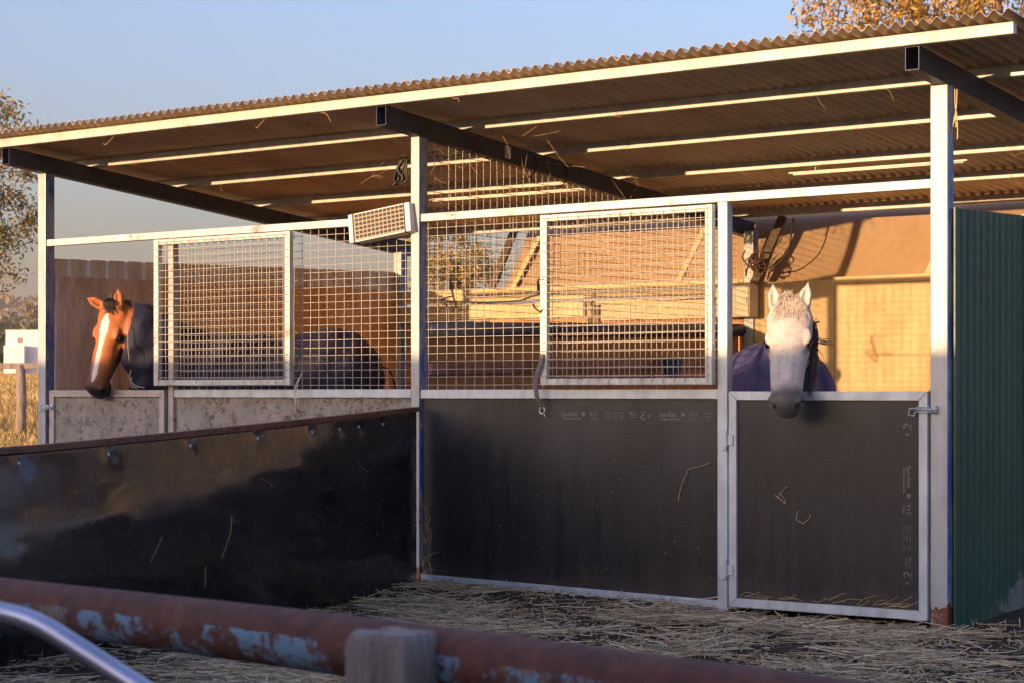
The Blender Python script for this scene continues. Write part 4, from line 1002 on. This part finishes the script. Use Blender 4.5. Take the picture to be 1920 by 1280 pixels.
# ------------------------------------------------------------------ far left: timber fence and white cabin
FN = empty('timber_fence', (-16.6, 10.5, gz(-16.6, 10.5)), 'grey timber post and rail fence in the dry paddock at the far left', 'fence')
for (x, y) in ((-16.55, 10.55), (-19.2, 8.6), (-13.9, 12.45)):
    z = gz(x, y); MB().tube([(x-.03,y,z-.2),(x+.02,y,z+.5),(x-.01,y,1.69)], [.085,.078,.075], 12).obj('post', M['grey_wood'], FN, True)
MB().bar((-20.0, 8.05, 1.66), (-13.4, 12.85, 1.70), .09, .09).obj('rail', M['grey_wood'], FN, bevel=.01)
cx, cy = -114.7, 92.2; cz = gz(cx, cy)
CBN = empty('site_cabin', (cx, cy, cz), 'small white cabin standing in the dry paddock at the far left', 'cabin')
u = Vector((math.cos(R(36.4)), math.sin(R(36.4)), 0)); n_ = Vector((u.y, -u.x, 0)); c0 = Vector((cx, cy, 0))
def obox(a0, a1, d0, d1, z0, z1):
    b = MB(); v = [c0+u*a+n_*d+Vector((0,0,z)) for a in (a0, a1) for d in (d0, d1) for z in (z0, z1)]
    return b.add(v, [(0,1,3,2),(4,6,7,5),(0,4,5,1),(2,3,7,6),(0,2,6,4),(1,5,7,3)])
M['cabin'] = simple('cabin_paint', (.80,.78,.74), .5, 0, .05, 1, 0)
ctop = 1.25+117*155/3723; obox(-1.3, 1.35, -2.2, .0, cz+.2, ctop).obj('cabin_body', M['cabin'], CBN, bevel=.03)
obox(-.38, .02, .0, .03, ctop-.95, ctop-.55).obj('window', M['window'], CBN)
obox(-1.25, .35, .04, .8, cz+.1, ctop-1.15).obj('annex', M['cabin'], CBN, bevel=.03)
obox(-1.32, 1.38, -2.25, .05, ctop, ctop+.05).obj('roof', M['cabin'], CBN)

# ------------------------------------------------------------------ assumed low shed out of view, added to cast the yard shadow
SH = empty('shade_caster_shed', (2, -12.2, 0), 'assumed unseen corrugated shed behind the viewer, added to shade the yard', 'shed')
TOPZ = 1.49+12.0/math.cos(R(SUN_AZ))*math.tan(R(SUN_EL))
v = []; f = []; n = 900
for i in range(n+1):
    x = -7.6+24*i/n
    for z in (-.1, TOPZ): v.append((x, -12.0+.01*math.sin(x/.076*2*math.pi), z))
for i in range(n): f.append((2*i, 2*i+2, 2*i+3, 2*i+1))
o = mesh_obj('wall', v, f, simple('caster_sheet', (.33,.30,.26), .6, .1, .2, 3), SH); o.modifiers.new('s', 'SOLIDIFY').thickness = .002
MB().box(-7.6, 16.4, -15, -12.02, -.1, TOPZ-.03).obj('body', M['brown_board'], SH)

# ------------------------------------------------------------------ straw
def straw(name, n, region, seed, label=None, lmin=.07, lmax=.36, parent=None, dens=None, zoff=.004):
    rnd = random.Random(seed); V = []; F = []; C = []
    made = 0; tries = 0
    while made < n and tries < n*30:
        tries += 1; x, y = rnd.uniform(*region[0]), rnd.uniform(*region[1])
        if dens and rnd.random() > dens(x, y): continue
        made += 1; a = rnd.uniform(0, math.pi*2); L_ = rnd.uniform(lmin, lmax); bend = rnd.gauss(0, .9); r = rnd.uniform(.0012, .0030)
        K = 5; px, py = x, y; base = gz(x, y)+zoff+abs(rnd.gauss(0, .010)); lift = max(0, rnd.gauss(0, .02)); col = np.array(rnd.choice([(.70,.58,.36), (.85,.75,.52), (.55,.43,.25), (.36,.28,.17), (.80,.68,.46)]))*rnd.uniform(.6, 1.15)
        st = len(V)
        for k in range(K):
            t = k/(K-1); z = max(base+lift*t*(1 if rnd.random() < .97 else 1), gz(px, py)+.003)
            nx2, ny2 = -math.sin(a), math.cos(a)
            V += [(px+nx2*r, py+ny2*r, z), (px-nx2*r, py-ny2*r, z), (px, py, z+r*1.7)]; C += [(*col, 1)]*3
            px += math.cos(a)*L_/(K-1); py += math.sin(a)*L_/(K-1); a += bend/(K-1)
        for k in range(K-1):
            b0 = st+3*k
            for e in range(3): F.append((b0+e, b0+(e+1) % 3, b0+3+(e+1) % 3, b0+3+e))
    o = mesh_obj(name, V, F, M['straw'], parent, True, col=C)
    if label: tag(o, label, 'straw', kind='stuff')
    return o
def grass_blades(n, seed):
    rs = np.random.RandomState(seed); th = rs.uniform(R(112), R(172), n); r = 19*np.exp(rs.uniform(0, 1, n)**1.15*2.4)
    X = 8+r*np.cos(th); Y = -9.9+r*np.sin(th); keep = (np.hypot(X-2, Y+2.5) > 12.5) & ~((X > -4.2) & (Y < 5) & (X < 5)); X, Y, r = X[keep], Y[keep], r[keep]; n = len(X)
    Z = np.array([gz(x, y) for x, y in zip(X, Y)]); h = .04+.0022*r; h = h*rs.uniform(.5, 1.4, n); w_ = .002+.00035*r; a = rs.uniform(0, math.pi, n)
    P = np.stack([X, Y, Z-.01], 1); U = np.stack([np.cos(a), np.sin(a), a*0], 1)*w_[:, None]; T = np.stack([rs.normal(0, .4, n)*h, rs.normal(0, .4, n)*h, h], 1)
    V = np.stack([P-U, P+U, P+T], 1).reshape(-1, 3)
    q = np.array([noise.noise(Vector((x*.25, y*.25, 0))) for x, y in zip(X, Y)])
    c = np.array([(.62,.42,.16), (.52,.34,.12), (.70,.52,.24), (.40,.32,.12)])[rs.randint(0, 4, n)]*(1+.5*q)[:, None]; c = np.repeat(np.concatenate([c, np.ones((n, 1))], 1), 3, 0)
    me = bpy.data.meshes.new('dry_grass'); me.vertices.add(3*n); me.vertices.foreach_set('co', V.ravel()); me.loops.add(3*n); me.loops.foreach_set('vertex_index', np.arange(3*n))
    me.polygons.add(n); me.polygons.foreach_set('loop_start', np.arange(0, 3*n, 3)); me.polygons.foreach_set('loop_total', np.full(n, 3)); me.update()
    me.color_attributes.new('col', 'FLOAT_COLOR', 'POINT').data.foreach_set('color', np.clip(c, 0, 1).astype(np.float32).ravel())
    me.materials.append(M['straw']); o = bpy.data.objects.new('dry_grass', me); link(o); tag(o, 'dry golden grass covering the paddock beyond the yard', 'grass', kind='stuff')
grass_blades(420000, 5)
def dens(x, y):
    q = noise.noise(Vector((x*1.1, y*1.6, 0)))+.5*noise.noise(Vector((x*3.2, y*3.2, 5)))
    d = min(1, max(.015, .12+q*2.2))
    if y > -.15: d *= .3
    return d
straw('straw', 15500, ((.15, 6.2), (-4.4, .25)), 1, 'loose pale straw strewn over the dark yard soil', dens=dens)
straw('chaff', 9000, ((.15, 6.0), (-4.2, .2)), 2, 'short broken chaff littered over the yard soil', .008, .05, dens=lambda x, y: .35+noise.noise(Vector((x*2, y*2, 3))), zoff=.002)
# wisps stuck on mesh, boards and rafters
wv = MB(); rnd = random.Random(77)
def wisp(p, L_=.12, d=None, r=.0013, bow=.03):
    p = Vector(p); d = Vector(d or (rnd.uniform(-1,1), rnd.uniform(-.3,.1), rnd.uniform(-1,.6))).normalized()*L_
    m_ = p+d*.5+Vector((rnd.uniform(-bow,bow), 0, rnd.uniform(-bow,bow))); wv.tube(smooth_pts([p, m_, p+d], 4), r, 4, False)
for k in range(24): # along rafters, under roof
    y = rnd.uniform(.3, 3.6); wisp((.05+rnd.uniform(0,.4), y, rz(y)-.02-rnd.random()*.05), rnd.uniform(.12,.34), (rnd.uniform(-.6,1), rnd.uniform(-.3,.3), rnd.uniform(-.7,.25)), .0010)
for k in range(26):
    y = rnd.choice(PY[1:5]); wisp((rnd.uniform(-3.2, 3.4), y-.05, rz(y)), rnd.uniform(.05,.16), (rnd.uniform(-1,1), -.2, rnd.uniform(-.8,.1)), .0009)
for k in range(22): wisp((rnd.uniform(-.9, .0), .7, 2.72+rnd.uniform(0,.16)), rnd.uniform(.06,.2), None, .0009)
for k in range(4): wisp((rnd.uniform(-3.3, 3.3), -.34, rz(-.34)-.004), rnd.uniform(.05,.12), (rnd.uniform(-1,1), 0, -.3), .0015)
for k in range(26): wisp((rnd.uniform(2.37, 3.4), -.004, .09+rnd.random()*.02), rnd.uniform(.05,.16), (1, -.05, rnd.uniform(-.1,.5)), .0013, .015)
for p, d, L_ in (((2.62,-.006,.66),(.5,-.05,.5),.10), ((2.60,-.006,.68),(.8,-.05,-.5),.09), ((2.66,-.006,.63),(-.3,-.05,.8),.07), ((1.95,.024,.62),(.35,-.05,.9),.20), ((2.02,.024,.81),(.9,-.05,.25),.16), ((2.75,-.006,.60),(.4,-.05,-.8),.08), ((2.78,-.006,.52),(.6,-.05,.8),.07)): wisp(p, L_, d, .0018)
for k in range(26): wisp((rnd.uniform(.08, 2.2), .026, rnd.uniform(.1, .9)), rnd.uniform(.004,.02), (rnd.uniform(-1,1), 0, rnd.uniform(-1,1)), .0008, .004)
for k in range(40): wisp((.035+rnd.uniform(0,.10), .02-rnd.random()*.03, .10+rnd.random()**2*.45), rnd.uniform(.05,.14), (rnd.uniform(-.3,.5), -.1, rnd.uniform(-1,1)), .0013, .02)
for k in range(120): wisp((rnd.uniform(-2.2, -.1), -.0, 1.205+rnd.random()*.02), rnd.uniform(.02,.07), (rnd.uniform(-1,1), -.1, rnd.uniform(-1,.1)), .0013, .02)
tag(wv.obj('hay_wisps', M['twine'], None, True), 'stray hay stalks caught on the boards, mesh and rafters', 'hay', kind='stuff')

# scuffs and stalks stuck on the black gate sheet
wv = MB(); rnd = random.Random(12)
def onsheet(u, v_, du, dv, r, n=5, bow=.0):
    pts = [sheet(u+du*k/n+bow*math.sin(k*1.3), v_+dv*k/n)+gn*.003 for k in range(n+1)]; wv.tube(pts, r, 4, False)
onsheet(.50, .42, .012, .22, .0022, 6, .001); onsheet(.545, .66, -.008, .11, .0028, 5); onsheet(.64, .47, .02, .12, .0015); onsheet(.40, .30, .03, -.05, .0014); onsheet(.16, .30, .02, -.06, .0016)
for k in range(150):
    u = abs(rnd.gauss(0, .2))+.02; onsheet(u, min(.97, max(.1, rnd.gauss(.68, .22))), rnd.uniform(-.003, .003), rnd.uniform(-.008, .008), rnd.uniform(.0006, .0017), 1)
tag(wv.obj('chaff', M['twine'], None, True), 'pale chaff and stalks stuck to the black gate sheet', 'chaff', kind='stuff')
# pale litter sheet on the unseen stall floors, added to bounce light
v = []; f = []; xs = np.linspace(-3.52, 3.52, 90); ys = np.linspace(.12, 4.05, 50)
for y in ys:
    for x in xs: v.append((x, y, gz(x, y)+.05+noise.noise(Vector((x*3, y*3, 8)))*.03))
for j in range(49):
    for i in range(89):
        if abs(xs[i]) > .06 or True: a = j*90+i; f.append((a, a+1, a+91, a+90))
o = mesh_obj('bounce_bedding', v, f, ply_mat('bounce_shavings', (.50,.38,.22), (.62,.50,.32), (.70,.58,.40), (1,1,1), 20, .9), smooth=True)
tag(o, 'pale litter sheet over the unseen stall floors, added to bounce light upward', 'bounce_bedding', kind='stuff')
# ------------------------------------------------------------------ air
hz = MB().box(-3200, 3200, -3200, 3200, -12, 160)
hm = bpy.data.materials.new('haze_air'); hm.use_nodes = True; hm.node_tree.nodes.clear()
ho = hm.node_tree.nodes.new('ShaderNodeOutputMaterial'); hv = hm.node_tree.nodes.new('ShaderNodeVolumePrincipled')
hv.inputs['Color'].default_value = (.9, .88, .86, 1); hv.inputs['Density'].default_value = .00022; hv.inputs['Anisotropy'].default_value = .2
hm.node_tree.links.new(hv.outputs[0], ho.inputs['Volume'])
o = hz.obj('haze', hm); tag(o, 'thin warm haze over the far paddocks', 'haze', kind='stuff')
